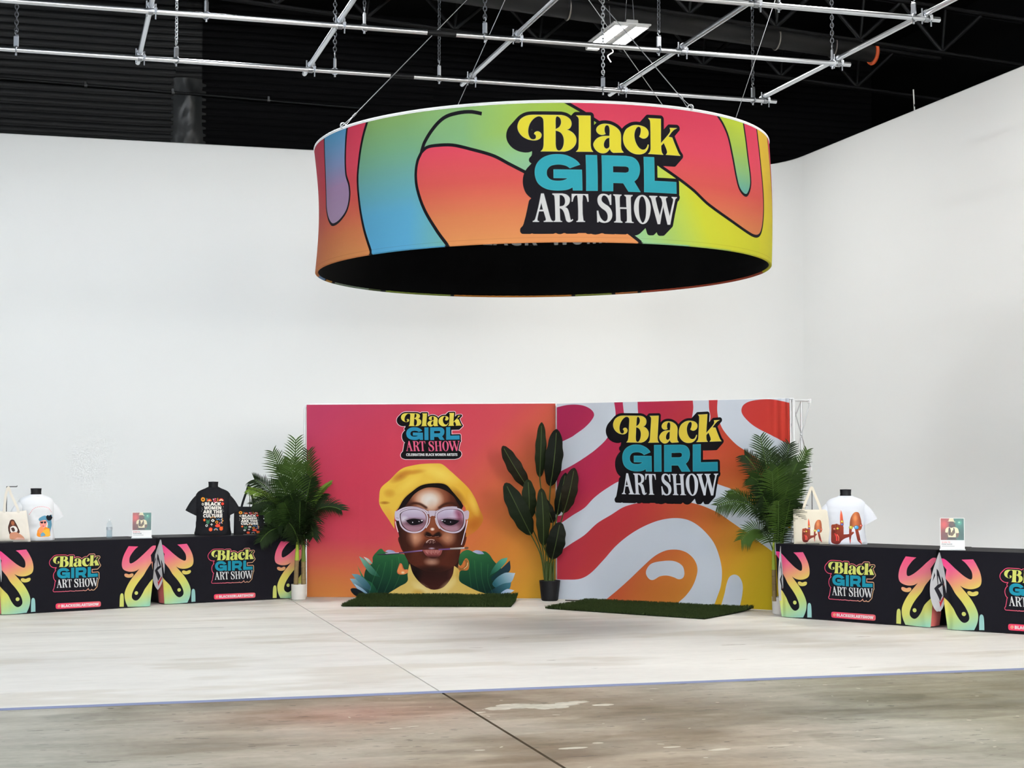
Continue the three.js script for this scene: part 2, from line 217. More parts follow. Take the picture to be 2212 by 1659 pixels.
// the hanging ring: 10 units to a degree around, 308 units high
function ringPanel(x0, x1, w) {
  const h = Math.round(w * 308 / (x1 - x0)), [c, ctx] = canvas(w, h);
  ctx.scale(w / (x1 - x0), h / 308); ctx.translate(-x0, 0);
  ctx.fillStyle = grad(ctx, 0, 0, 0, 308, [0, '#d63f5b'], [0.3, '#e24d62'], [0.55, '#dd5c55'], [0.8, '#e28556'], [1, '#e8985c']);
  ctx.fillRect(x0, 0, x1 - x0, 308);
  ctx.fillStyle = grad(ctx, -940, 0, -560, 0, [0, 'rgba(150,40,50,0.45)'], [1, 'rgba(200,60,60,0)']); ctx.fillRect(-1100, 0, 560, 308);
  const band = outline(RINGART.arch.replace('-445,301/ -228,306/', '-445,301/ -441,330/ -215,330/ -228,306/') + ' ' + RINGART.arch2 + ' 209,330/ 830,330/ ' + RINGART.band.split(' ').slice(3).join(' '));
  ctx.save(); ctx.clip(band);
  ctx.fillStyle = grad(ctx, 0, 0, 0, 308, [0, '#86ad62'], [0.25, '#7bb088'], [0.5, '#70b2b6'], [0.72, '#62b1d6'], [1, '#62b5e0']); ctx.fillRect(-600, 0, 1500, 308);
  ctx.fillStyle = grad(ctx, -330, 0, -120, 0, [0, 'rgba(146,194,130,0)'], [1, 'rgba(146,194,130,1)']); ctx.fillRect(-330, 0, 1300, 308);
  ctx.fillStyle = grad(ctx, -190, 0, 60, 0, [0, 'rgba(168,197,68,0)'], [0.5, 'rgba(165,198,80,0.8)'], [1, 'rgba(168,197,68,1)']); ctx.fillRect(-200, -10, 500, 330);
  soft(ctx, -20, 150, 220, 95, '#90c6a4', 1); soft(ctx, 60, 200, 200, 110, '#98cba0', 1);
  ctx.fillStyle = grad(ctx, 200, 300, 420, 170, [0, '#9bcf9c'], [0.35, '#b4d468'], [0.7, '#dade3d'], [1, '#e2e03a']); ctx.fillRect(180, 100, 800, 220);
  ctx.fillStyle = grad(ctx, 0, 0, 0, 308, [0, '#e3b93c'], [0.5, '#e5c63c'], [0.8, '#e8df3a'], [1, '#e8e23a']); ctx.fillRect(625, -10, 400, 330);
  ctx.restore();
  outlined(ctx, band, 7);
  const s = outline(RINGART.stroke, false); ctx.lineCap = 'butt'; outlined(ctx, s, 8);
  const l = outline(RINGART.drop_l); ctx.fillStyle = grad(ctx, 0, 0, 0, 215, [0, '#5aa3cf'], [0.35, '#93a6d2'], [0.6, '#bf9cc6'], [1, '#bfa2c2']); ctx.fill(l); outlined(ctx, l, 6.5);
  const r = outline(RINGART.drop_r); ctx.fillStyle = grad(ctx, 0, 0, 0, 175, [0, '#bccd3a'], [0.35, '#aac653'], [0.7, '#8fbf80'], [1, '#68b3b0']); ctx.fill(r); outlined(ctx, r, 6.5);
  // what the back of the ring carries is not seen; the same ribbons go on there
  for (const [a, col] of [[1000, '#8cb560'], [1400, '#e2d93c'], [1900, '#5cb2dc'], [2300, '#8cb560']]) {
    const p = outline(`${a},-10/ ${a + 60},120 ${a - 40},220 ${a + 30},320/ ${a + 190},320/ ${a + 140},210 ${a + 230},110 ${a + 170},-10/`); ctx.fillStyle = col; ctx.fill(p); outlined(ctx, p, 7);
  }
  ctx.globalCompositeOperation = 'multiply'; ctx.fillStyle = '#efefef'; ctx.fillRect(x0, 0, x1 - x0, 308); ctx.globalCompositeOperation = 'source-over';
  ctx.save(); ctx.translate(140, 150); drawLogo(ctx, '#e6da3a', '#2f9caa', '#ffffff', { ink: '#131118' }); ctx.restore();
  ctx.fillStyle = 'rgba(60,30,10,0.12)'; ctx.fillRect(x0, 299, x1 - x0, 1.2);    // the hem's stitching
  return texture(c);
}

// the portrait backdrop: its picture is flat print
function portraitPrint() {
  const w = 2048, h = 1570, [c, ctx] = canvas(w, h), K = w / 1864;
  const toTop = () => ctx.setTransform(K, 0, 0, K * 0.9985, -78 * K, -82 * K);              // lay-out of the whole panel
  const toFace = () => { const k = K * 3.457 / 5.185, oy = (980 - 850) * 3.457, ox = (740 - 640) * 3.457; ctx.setTransform(k, 0, 0, k * 0.9985, (ox - 78) * K, (oy - 82) * K); };
  ctx.fillStyle = grad(ctx, w * 0.1, 0, w * 0.9, h * 1.05, [0, '#c94369'], [0.25, '#d6465f'], [0.46, '#d8505a'], [0.62, '#da6a47'], [0.78, '#d98438'], [1, '#d8a42f']);
  ctx.fillRect(0, 0, w, h);
  toTop(); soft(ctx, 520, 700, 620, 560, '#d23a55', 0.55); soft(ctx, 300, 1500, 900, 420, '#dc8a40', 0.8); soft(ctx, 120, 1540, 600, 260, '#dd8e44', 0.8);
  ctx.setTransform(1, 0, 0, 1, 0, 0); ctx.globalCompositeOperation = 'multiply'; ctx.fillStyle = '#dad7d5'; ctx.fillRect(0, 0, w, h); ctx.globalCompositeOperation = 'source-over';
  toTop(); ctx.save(); ctx.translate(1038.5, 292.6); ctx.scale(1.202, 1.195); drawLogo(ctx, '#dccb54', '#287f9e', '#cf5878', { ink: '#0c0a0d', edge: '#f4e9ee', edgeWidth: 3.2, line: 'CELEBRATING BLACK WOMEN ARTISTS', plain: true }); ctx.restore();
  toFace();
  const leaf = (s, a, b, x0, y0, x1, y1) => shape(ctx, s, grad(ctx, x0, y0, x1, y1, [0, a], [1, b]));
  // leaves beside the neck
  leaf('440,1055 480,1090 560,1100 640,1110 710,1125 750,1230 735,1290 700,1280 660,1215 630,1270 620,1320 660,1342 735,1325 730,1420 600,1500 480,1575 300,1575 250,1400 260,1300 300,1250 342,1210 345,1150 390,1090', '#285f35', '#08231c', 500, 1080, 420, 1520);
  leaf('485,1085/ 520,1068 570,1075 605,1095/ 540,1105', '#b9b7d4', '#8d96c0', 480, 1070, 600, 1100);
  leaf('190,1140/ 260,1180 340,1260 430,1370/ 330,1340 250,1250', '#7fae9e', '#1c4a38', 190, 1140, 400, 1350);
  leaf('240,1145/ 300,1170 345,1225/ 300,1210', '#e0d9dc', '#6f9a88', 240, 1145, 340, 1220);
  leaf('170,1240/ 260,1390 340,1440 400,1575 320,1575 240,1420', '#3d8a52', '#0d3326', 170, 1240, 330, 1560);
  leaf('85,1388/ 170,1400 290,1520 340,1575/ 250,1565 150,1480', '#8fb2c0', '#12303a', 90, 1390, 260, 1570);
  leaf('105,1335/ 200,1350 320,1470 310,1520 180,1420', '#6d9aa6', '#274b58', 105, 1335, 300, 1500);
  leaf('130,1440/ 230,1500 320,1580/ 260,1570 180,1510', '#b8cbe0', '#5b7f98', 130, 1440, 300, 1570);
  leaf('98,1500 180,1505 255,1575 170,1585 110,1545', '#10181f', '#0a0e12', 98, 1500, 200, 1580);
  for (let i = 0; i < 7; i++) { ctx.strokeStyle = i % 2 ? '#0b3a24' : '#4d9657'; ctx.globalAlpha = 0.28; ctx.lineWidth = 7; ctx.stroke(outline(`${300 + i * 42},${1560}/ ${350 + i * 50},${1400 - i * 12} ${420 + i * 36},${1230 - i * 14}`, false)); } ctx.globalAlpha = 1;
  leaf('1405,1065 1330,1110 1312,1190 1330,1240 1372,1180 1400,1158 1428,1200 1415,1285 1330,1300 1318,1420 1560,1555 1750,1570 1870,1500 1850,1350 1700,1180 1655,1115 1600,1080 1500,1092', '#285f35', '#071f1a', 1450, 1080, 1560, 1540);
  leaf('1465,1085/ 1510,1068 1570,1082 1600,1110/ 1530,1110', '#b9b7d4', '#8d96c0', 1465, 1070, 1600, 1100);
  leaf('1860,1148/ 1780,1170 1700,1260 1655,1350/ 1760,1285 1840,1200', '#57a08a', '#154634', 1860, 1150, 1670, 1340);
  leaf('1885,1180/ 1800,1260 1670,1370/ 1690,1405 1800,1350 1885,1290', '#22313c', '#0d2a2c', 1880, 1190, 1690, 1390);
  leaf('1945,1318/ 1820,1320 1690,1430 1740,1480 1895,1420', '#b7c9d8', '#20505a', 1930, 1320, 1720, 1460);
  leaf('1900,1420/ 1800,1440 1640,1530/ 1780,1560 1880,1490', '#3d6f7c', '#0a2228', 1900, 1420, 1680, 1550);
  leaf('1935,1508/ 1850,1495 1740,1572/ 1800,1580 1892,1535', '#c3d2e8', '#7f9fc0', 1935, 1510, 1760, 1575);
  for (let i = 0; i < 7; i++) { ctx.strokeStyle = i % 2 ? '#0b3a24' : '#4d9657'; ctx.globalAlpha = 0.25; ctx.lineWidth = 7; ctx.stroke(outline(`${1700 - i * 40},${1560}/ ${1640 - i * 34},${1400 - i * 10} ${1640 - i * 38},${1220 - i * 10}`, false)); } ctx.globalAlpha = 1;
  // hoops
  ctx.lineWidth = 26; ctx.strokeStyle = '#8a5a2c'; ctx.stroke(outline('1262,1215/ 1300,1260 1345,1280 1390,1255 1402,1210 1390,1172/', false));
  ctx.lineWidth = 6; ctx.strokeStyle = '#e8cf9a'; ctx.stroke(outline('1285,1200/ 1320,1240', false)); ctx.stroke(outline('1370,1275/ 1404,1245 1412,1205', false));
  shape(ctx, '665,1218/ 690,1285 735,1285 738,1318 690,1340 650,1330 625,1310 630,1270', '#d8824a'); soft(ctx, 685, 1318, 26, 18, '#f3e3c8', 0.9);
  // neck and sweater
  shape(ctx, '720,1120/ 1320,1120/ 1290,1330 1200,1480 1060,1530 930,1500 800,1360', grad(ctx, 0, 1220, 0, 1520, [0, '#1c0b08'], [1, '#3a1712']));
  soft(ctx, 830, 1330, 80, 130, '#0a0403', 0.9); soft(ctx, 1240, 1340, 60, 130, '#5a2c22', 0.5);
  shape(ctx, '762,1218/ 738,1330 735,1415 650,1470 475,1575/ 475,1600/ 1800,1600/ 1750,1570/ 1560,1530 1380,1450 1318,1400 1316,1290 1262,1240/ 1240,1350 1150,1470 1050,1505 975,1492 880,1430 800,1330', grad(ctx, 700, 0, 1400, 0, [0, '#d2b464'], [0.45, '#dcc274'], [1, '#c8a856']));
  soft(ctx, 900, 1490, 150, 60, '#f0dfa6', 0.6, 0.5); soft(ctx, 1180, 1470, 170, 60, '#f0dfa6', 0.5, -0.7); soft(ctx, 860, 1540, 90, 50, '#b88a2c', 0.6); soft(ctx, 1300, 1330, 30, 110, '#b08a3c', 0.5);
  ctx.lineWidth = 7; ctx.strokeStyle = '#3a1712'; ctx.stroke(outline('930,1462/ 955,1480 972,1474 1000,1500/ 1020,1496', false));
  // face
  const face = outline('690,610 740,540 820,440 930,378 1050,370 1150,395 1250,470 1330,590 1385,700 1385,850 1345,1000 1318,1150 1280,1230 1180,1290 1080,1306 960,1302 850,1262 762,1210 705,1120 660,980 630,850 612,720');
  shape(ctx, '636,930 650,1010 690,1090 720,1080 690,930', '#3a1710'); shape(ctx, '1395,880 1390,980 1350,1040 1330,980 1350,880', '#4a2014');
  ctx.save(); ctx.clip(face);
  ctx.fillStyle = grad(ctx, 620, 0, 1400, 0, [0, '#1e0d09'], [0.17, '#4f2416'], [0.42, '#74371f'], [0.7, '#5f2b19'], [1, '#2a110b']); ctx.fillRect(580, 340, 860, 1000);
  soft(ctx, 1000, 1180, 420, 240, '#38160f', 0.75);
  soft(ctx, 960, 490, 270, 190, '#c48d6c', 0.8); soft(ctx, 985, 510, 175, 130, '#fbeee2', 1); soft(ctx, 985, 520, 110, 90, '#fff8f0', 0.9); soft(ctx, 1010, 600, 70, 110, '#d9b49c', 0.7);
  soft(ctx, 720, 640, 100, 260, '#1d0c08', 0.7); soft(ctx, 1340, 650, 90, 300, '#220e09', 0.7);
  soft(ctx, 825, 930, 110, 120, '#d09a7c', 0.85, 0.3); soft(ctx, 1190, 930, 110, 100, '#c48e70', 0.8); soft(ctx, 740, 1020, 80, 200, '#2a110b', 0.6);
  soft(ctx, 1010, 1195, 100, 60, '#c9a08a', 0.75); soft(ctx, 1010, 1290, 300, 70, '#1a0907', 0.9);
  soft(ctx, 1020, 760, 90, 150, '#7e4630', 0.9); soft(ctx, 1018, 838, 30, 22, '#fff6ee', 1);
  ctx.filter = 'blur(5px)';
  ctx.lineWidth = 26; ctx.strokeStyle = '#3a1a10'; ctx.lineCap = 'round'; ctx.stroke(outline('725,590/ 800,552 880,560 950,600', false)); ctx.stroke(outline('1095,600/ 1160,560 1240,550 1310,585', false));
  shape(ctx, '918,882 955,868 990,880 1020,905 1055,882 1090,868 1122,884 1118,912 1085,925 1045,918 1000,924 950,922', '#160705');
  ctx.filter = 'none';
  soft(ctx, 925, 880, 30, 40, '#8a5038', 0.6); soft(ctx, 1122, 880, 28, 40, '#7a442e', 0.6);
  ctx.lineWidth = 5; ctx.strokeStyle = '#b98a74'; ctx.globalAlpha = 0.7; ctx.stroke(outline('945,912/ 990,922 1010,918', false)); ctx.stroke(outline('1045,922/ 1090,915', false)); ctx.globalAlpha = 1;
  soft(ctx, 1020, 1060, 190, 150, '#1a0806', 0.75);
  ctx.restore();
  // hair under the beret
  shape(ctx, '618,640/ 640,600 700,500 790,415 900,345 1060,322 1175,345 1285,435 1365,580/ 1345,620/ 1310,560 1250,470 1150,402 1050,376 930,384 820,446 740,545 690,612/', '#120907');
  // beret
  const beret = outline('1068,108 1130,118 1220,190 1330,290 1430,390 1500,500 1550,620 1587,705 1575,765 1510,850 1392,925/ 1402,800 1405,720 1390,600/ 1330,520 1250,425 1170,345 1060,328 900,350 790,420 700,500 640,600/ 600,650 590,720 592,835/ 530,740 425,570 421,470 440,380 540,290 630,200 700,155 800,130 900,114');
  ctx.save(); ctx.clip(beret);
  ctx.fillStyle = grad(ctx, 500, 120, 1400, 900, [0, '#dcb341'], [0.45, '#e0b946'], [0.75, '#d2a033'], [1, '#b07024']); ctx.fillRect(380, 80, 1250, 900);
  soft(ctx, 660, 250, 150, 58, '#96561a', 0.85, -0.5); soft(ctx, 800, 205, 170, 36, '#a86a20', 0.75, -0.12); soft(ctx, 535, 440, 80, 60, '#b87f28', 0.75); soft(ctx, 480, 545, 70, 22, '#8a5416', 0.9);
  soft(ctx, 540, 720, 90, 160, '#d89a38', 0.8, -0.5); soft(ctx, 1480, 780, 130, 90, '#a3561c', 0.85, -0.4); soft(ctx, 1420, 880, 80, 70, '#b5652c', 0.8); soft(ctx, 1310, 470, 60, 150, '#8a5a1e', 0.75, -0.7); soft(ctx, 1350, 600, 40, 120, '#7a4516', 0.7, -0.3);
  soft(ctx, 1100, 220, 260, 90, '#f6d766', 0.7, 0.4); soft(ctx, 760, 330, 200, 70, '#f6d45e', 0.6, -0.6); soft(ctx, 1480, 560, 60, 160, '#f3cf5c', 0.6, -0.35);
  ctx.lineWidth = 16; ctx.filter = 'blur(6px)'; ctx.strokeStyle = '#8a5a18'; ctx.globalAlpha = 0.6; ctx.stroke(outline('610,650/ 700,505 790,422 900,352 1060,330 1170,348 1260,432 1345,545', false)); ctx.globalAlpha = 1; ctx.filter = 'none';
  ctx.restore();
  // lips and brush
  shape(ctx, '900,1052/ 935,985 970,956 1003,948 1050,958 1105,995 1148,1048/ 1080,1056 1010,1050 960,1058', grad(ctx, 0, 950, 0, 1060, [0, '#4a1d18'], [0.5, '#2d100e'], [1, '#4a2320']));
  ctx.lineWidth = 7; ctx.strokeStyle = '#d9b8ac'; ctx.stroke(outline('948,985/ 970,962 1003,952 1042,960/', false));
  for (let i = 0; i < 11; i++) { ctx.lineWidth = 4; ctx.strokeStyle = '#c9b0a6'; ctx.globalAlpha = 0.35 + 0.4 * (i % 3) / 2; ctx.stroke(outline(`${945 + i * 10},${998 - (i % 4) * 5}/ ${950 + i * 10},${975 - (i % 3) * 4}/`, false)); } ctx.globalAlpha = 1;
  shape(ctx, '905,1066/ 1000,1062 1132,1066/ 1110,1120 1060,1156 990,1156 940,1122', grad(ctx, 0, 1060, 0, 1156, [0, '#8d4a48'], [0.6, '#7a3c3a'], [1, '#2f100e']));
  for (let i = 0; i < 17; i++) { ctx.lineWidth = 4; ctx.strokeStyle = '#e0bcae'; ctx.globalAlpha = 0.3 + 0.45 * ((i * 7) % 5) / 5; ctx.stroke(outline(`${930 + i * 11},${1070}/ ${945 + i * 9},${1096 + ((i * 5) % 4) * 6}/`, false)); } ctx.globalAlpha = 1;
  soft(ctx, 1010, 1050, 46, 14, '#b9b2cc', 0.9);
  shape(ctx, '385,1120/ 480,1112 905,1066/ 905,1082/ 520,1122 400,1126/', grad(ctx, 0, 1070, 0, 1125, [0, '#8d6f9c'], [0.5, '#4a3358'], [1, '#2a1c34']));
  shape(ctx, '480,1104/ 640,1094/ 640,1102/ 500,1112/', '#c3b9cc');
  shape(ctx, '1085,1056/ 1215,1047/ 1215,1064/ 1088,1070/', '#5e4272'); shape(ctx, '1215,1046/ 1378,1036/ 1378,1056/ 1215,1066/', grad(ctx, 0, 1038, 0, 1066, [0, '#f2eee8'], [0.5, '#9a8f8c'], [1, '#4c4446'])); shape(ctx, '1378,1036/ 1405,1032 1424,1042 1405,1058 1378,1056/', '#6a4a34');
  // eyes behind the glasses
  const lensL = '672,660 760,624 870,628 930,668 946,730 925,800 862,852 760,852 690,800 664,725', lensR = '1078,668 1150,628 1268,620 1345,650 1366,725 1350,800 1298,852 1200,852 1122,810 1084,745';
  for (const [l, x] of [[lensL, 0], [lensR, 1]]) {
    ctx.save(); ctx.clip(outline(l));
    ctx.fillStyle = grad(ctx, 0, 620, 0, 850, [0, '#d3c9e0'], [0.35, '#b9a6bf'], [0.6, '#8f6d7a'], [1, '#9a7280']); ctx.fillRect(640, 600, 760, 280);
    if (x) { soft(ctx, 1310, 680, 70, 110, '#7a3048', 0.9); soft(ctx, 1250, 700, 70, 60, '#c9b4c8', 0.8); soft(ctx, 1340, 780, 60, 80, '#5a2a30', 0.7); }
    else soft(ctx, 700, 730, 60, 50, '#e9e6f4', 0.9);
    soft(ctx, x ? 1215 : 820, 760, 150, 58, '#3a1a28', 0.85);
    shape(ctx, x ? '1112,735/ 1160,722 1230,726 1325,742/ 1280,778 1220,796 1160,782' : '720,742/ 790,722 850,724 918,738/ 905,768 840,790 775,790', '#120a10');
    ctx.fillStyle = '#e8e2ec'; const e = x ? [[1128, 740, 12, 6], [1222, 757, 5, 5], [1158, 748, 6, 4]] : [[900, 742, 12, 6], [796, 762, 5, 7], [868, 752, 7, 4]]; for (const [a, b, p, q] of e) { ctx.beginPath(); ctx.ellipse(a, b, p, q, 0, 0, 7); ctx.fill(); }
    ctx.lineWidth = 2.5; ctx.globalAlpha = 0.5; ctx.strokeStyle = '#2a1620'; for (let i = 0; i < 9; i++) ctx.stroke(outline(x ? `${1180 + i * 16},${732}/ ${1188 + i * 19},${706 + i * 2}/` : `${720 + i * 14},${742 - i}/ ${700 + i * 15},${726 - i * 2}/`, false));
    ctx.restore();
  }
  // the clear frame
  ctx.lineJoin = 'round';
  const frame = (p, w) => { ctx.lineWidth = w + 9; ctx.strokeStyle = '#7d6474'; ctx.stroke(p); ctx.lineWidth = w; ctx.strokeStyle = '#efe9f4'; ctx.stroke(p); ctx.lineWidth = w * 0.45; ctx.strokeStyle = '#c4b4c8'; ctx.stroke(p); };
  const top = outline('606,668/ 640,640 720,606 830,604 915,628 970,655 1050,655 1085,640 1150,610 1240,600 1295,604/', false); frame(top, 26);
  frame(outline('650,660 760,610 880,614 945,660 962,730 935,812 868,866 755,866 675,812 648,730'), 13); frame(outline('1068,660 1150,614 1275,606 1358,640 1382,725 1364,812 1302,866 1195,866 1108,822 1070,745'), 13);
  shape(ctx, '972,632/ 1056,632/ 1046,690 1015,690 988,706/', '#c9bccd'); shape(ctx, '596,640/ 650,632/ 650,720 640,745 606,735 594,700', '#d5cbdc'); shape(ctx, '1372,640/ 1422,632 1428,690 1412,730 1380,720/', '#cbb6c6');
  ctx.lineWidth = 4; ctx.strokeStyle = '#7d6474'; ctx.stroke(outline('972,632/ 988,706/', false)); ctx.stroke(outline('1056,632/ 1044,692/', false)); ctx.stroke(outline('612,712/ 640,718/', false));
  ctx.lineWidth = 9; ctx.strokeStyle = '#f1ecf4'; ctx.stroke(outline('602,752/ 610,800 632,872/', false)); ctx.stroke(outline('1412,740/ 1400,800 1378,880 1358,960 1342,1010/', false)); ctx.lineWidth = 8; ctx.stroke(outline('990,712/ 980,770 945,825/', false)); ctx.stroke(outline('1050,715/ 1062,770 1098,832/', false));
  ctx.setTransform(1, 0, 0, 1, 0, 0);
  return texture(c);
}

// the swirl backdrop: 1000 x 790 units
function swirlPrint() {
  const w = 2048, h = Math.round(2048 * 0.79), [c, ctx] = canvas(w, h);
  ctx.scale(w / 1000, w / 1000);
  ctx.fillStyle = grad(ctx, 60, 0, 960, 760, [0, '#be2d60'], [0.22, '#cb3257'], [0.42, '#d24044'], [0.58, '#e06a3c'], [0.7, '#e88f38'], [0.84, '#efbe2e'], [1, '#f6da28']);
  ctx.fillRect(0, 0, 1000, 790);
  soft(ctx, 930, 150, 260, 260, '#d8452f', 0.75); soft(ctx, 480, 740, 220, 180, '#d98236', 0.6); soft(ctx, 250, 500, 300, 160, '#cc3b40', 0.6);
  ctx.globalCompositeOperation = 'multiply'; ctx.fillStyle = '#d0cccc'; ctx.fillRect(0, 0, 1000, 790); ctx.globalCompositeOperation = 'source-over';
  const white = '#e6eefa', over = (s, f) => { const p = outline(s); ctx.fillStyle = f; ctx.fill(p); };
  for (const k of ['w2', 'w3', 'w5', 'w6', 'w9']) over(BDART[k], white);
  over(BDART.w1, white); over(BDART.blob1, grad(ctx, 0, 0, 170, 160, [0, '#97234b'], [1, '#a22848']));
  over(BDART.w4, white); over(BDART.blob2, grad(ctx, 800, 0, 1000, 180, [0, '#b03534'], [1, '#b43628']));
  over(BDART.w7, white); over(BDART.w8, white);
  ctx.save(); ctx.translate(511.4, 213.5); ctx.scale(1.228, 1.319); drawLogo(ctx, '#e2c946', '#217f90', '#f2f6ff', { ink: '#0e0c10' }); ctx.restore();
  return texture(c);
}

// the table throw: 1830 x 750 millimetres
function throwPrint() {
  const w = 2048, h = 840, [c, ctx] = canvas(w, h);
  ctx.scale(w / 1830, h / 750);
  ctx.fillStyle = '#16151c'; ctx.fillRect(0, 0, 1830, 750);
  const side = (mirror) => {
    ctx.save(); if (mirror) { ctx.translate(1830, 0); ctx.scale(-1, 1); }
    const g = mirror ? grad(ctx, 330, 60, 120, 740, [0, '#ee4f80'], [0.3, '#f08090'], [0.45, '#f0b080'], [0.58, '#eedf70'], [0.78, '#e6e67c'], [1, '#a8e2c8'])
      : grad(ctx, 60, 60, 330, 740, [0, '#f4408e'], [0.2, '#f06a90'], [0.36, '#f0a080'], [0.5, '#f0d070'], [0.66, '#e6e676'], [0.82, '#c4e29a'], [1, '#a4dcd0']);
    ctx.fillStyle = g; for (const k of ['hook', 'pill']) ctx.fill(outline(SWIRL[k]));
    const p = outline(SWIRL.tear); outline(SWIRL.hole, true, p); ctx.fill(p, 'evenodd');
    ctx.fillStyle = mirror ? '#dfe47c' : '#a9dcd8'; ctx.fill(outline(SWIRL.finger));
    ctx.fillStyle = '#e2e87e'; ctx.beginPath(); ctx.ellipse(238, 596, 21, 20, 0, 0, 7); ctx.fill();
    ctx.restore();
  };
  side(false); side(true);
  ctx.save(); ctx.translate(916, 333); ctx.scale(1.39, 1.43);
  drawLogo(ctx, '#e4e97a', '#1f8ba2', '#ffffff', { ink: '#16151c', edge: grad(ctx, -190, 0, 170, 60, [0, '#ea4f73'], [0.5, '#f0808c'], [1, '#f2c294']), edgeWidth: 5, plain: true }); ctx.restore();
  const pill = outline('690,664/ 1145,664/ 1166,670 1172,694 1166,718 1145,724/ 690,724/ 668,718 662,694 668,670'); ctx.fillStyle = grad(ctx, 660, 0, 1175, 0, [0, '#ee4468'], [1, '#ee6a74']); ctx.fill(pill);
  ctx.font = 'bold 40px sans-serif'; const t = 'BLACKGIRLARTSHOW', tw = ctx.measureText(t).width;
  ctx.fillStyle = '#f6d9a0'; ctx.fillText('@', 682, 707); ctx.save(); ctx.translate(722, 708); ctx.scale(424 / tw, 0.95); ctx.fillStyle = ctx.strokeStyle = '#ffffff'; ctx.lineWidth = 2.5; ctx.fillText(t, 0, 0); ctx.strokeText(t, 0, 0); ctx.restore();
  return texture(c);
}

// ---------- materials ----------
const M = {
  cyc: mat(0xe9ebeb, 0.62), black: mat(0x050505, 0.9, { specularIntensity: 0.1 }), joist: mat(0x0a0a0b, 0.8), duct: mat(0x1b1b1b, 0.65),
  pipe: metal(0xd5d8dc, 0.32), clamp: metal(0x8c8f94, 0.4), tape: mat(0x0c0c0d, 0.6), chain: metal(0xc9ccd0, 0.35), wire: metal(0xb8babd, 0.45), dullChain: metal(0x4a4c50, 0.5),
  lampBody: mat(0xd8d8d8, 0.5), white: mat(0xe8e8e6, 0.5), concreteEdge: mat(0x6d675f, 0.9),
};
M.pane = mat(0xffffff, 0.6, { emissive: new THREE.Color(0.96, 1, 1.02), emissiveIntensity: 2.5 });
M.panel = mat(0xffffff, 0.6, { emissive: new THREE.Color(1, 1, 1), emissiveIntensity: LAMP_GLOW });

// ---------- floor: two slabs with a joint, painted white beyond the blue tape ----------
const TAPE_V = 11.02, jointU = (v) => 2.61 + (v - 8) * 0.018;
function pixels(w, h, f, srgb = true) {
  const d = new Uint8Array(w * h * 4);
  for (let y = 0; y < h; y++) for (let x = 0; x < w; x++) { const c = f((x + 0.5) / w, (y + 0.5) / h), i = (y * w + x) * 4; d[i] = c[0]; d[i + 1] = c[1]; d[i + 2] = c[2]; d[i + 3] = 255; }
  const t = new THREE.DataTexture(d, w, h); if (srgb) t.colorSpace = THREE.SRGBColorSpace; t.magFilter = THREE.LinearFilter; t.minFilter = THREE.LinearMipmapLinearFilter; t.needsUpdate = true; return t;
}
// paint splashes and scuffs on the bare concrete, in hall metres: u, v, half length, half width, turn
const SPLASH = [];
{
  const r = rng(5);
  for (let i = 0; i < 7; i++) SPLASH.push([2.86 + i * 0.098, 10.16 + 0.055 * Math.sin(i * 1.3) + 0.012 * i, 0.085, 0.075 + 0.05 * Math.sin(i * 0.62), 0.2]);
  SPLASH.push([2.68, 10.02, 0.07, 0.03, 0.3], [3.56, 10.12, 0.07, 0.045, 0.1]);
  SPLASH.push([2.02, 9.56, 0.04, 0.02, 0], [2.12, 9.6, 0.045, 0.012, 0.2], [2.86, 8.62, 0.09, 0.03, 0.1], [3.05, 8.74, 0.035, 0.02, 0], [2.3, 8.7, 0.03, 0.02, 0], [3.62, 8.35, 0.07, 0.03, 0.2], [3.4, 8.5, 0.05, 0.02, 0], [4.0, 8.38, 0.09, 0.015, 0], [4.3, 8.9, 0.03, 0.012, 0], [4.6, 8.42, 0.08, 0.012, 0], [4.15, 10.75, 0.06, 0.012, 0.1], [5.4, 10.6, 0.02, 0.015, 0]);
  for (let i = 0; i < 40; i++) SPLASH.push([1.6 + r() * 4.6, 8 + r() * 2.8, 0.006 + r() * 0.02, 0.004 + r() * 0.01, r() * 3]);
}
function bareConcrete(u, v) {
  const big = fbm(u * 0.55 + 3, v * 0.8 + 7, 4), mid = fbm(u * 2.1 + 40, v * 2.6, 4), fine = fbm(u * 26, v * 30, 3), trowel = fbm(u * 2.2 + 9, v * 13 + 2, 3);
  let l = 176 + (big - 0.5) * 70 + (mid - 0.5) * 46 + (trowel - 0.5) * 30 + (fine - 0.5) * 16;
  const dark = smooth(0.56, 0.72, fbm(u * 0.8 + 11.7, v * 1.5 + 3.1, 4)); l -= dark * 30; const blot = smooth(0.62, 0.68, fbm(u * 1.1 + 31, v * 1.9 + 13, 3)); l -= blot * 16;
  const pink = smooth(-0.2, 1.3, u) * (1 - smooth(3.4, 5.4, u)) * (0.5 + 0.8 * fbm(u * 1.2 + 5, v * 1.6 + 1, 3)), red = Math.exp(-((u - 1.9) ** 2) / 0.5 - ((v - 10.2) ** 2) / 0.18);
  const right = smooth(4.4, 6, u);
  let c = [l + 4 - pink * 34 + red * 4 - right * 34, l + 2 - pink * 46 - red * 14 - right * 38, l - 10 - pink * 52 - red * 13 - right * 46];
  if (fbm(u * 9 + 2, v * 30 + 8, 3) > 0.8) c = c.map((x) => x * 0.72);
  return c;
}
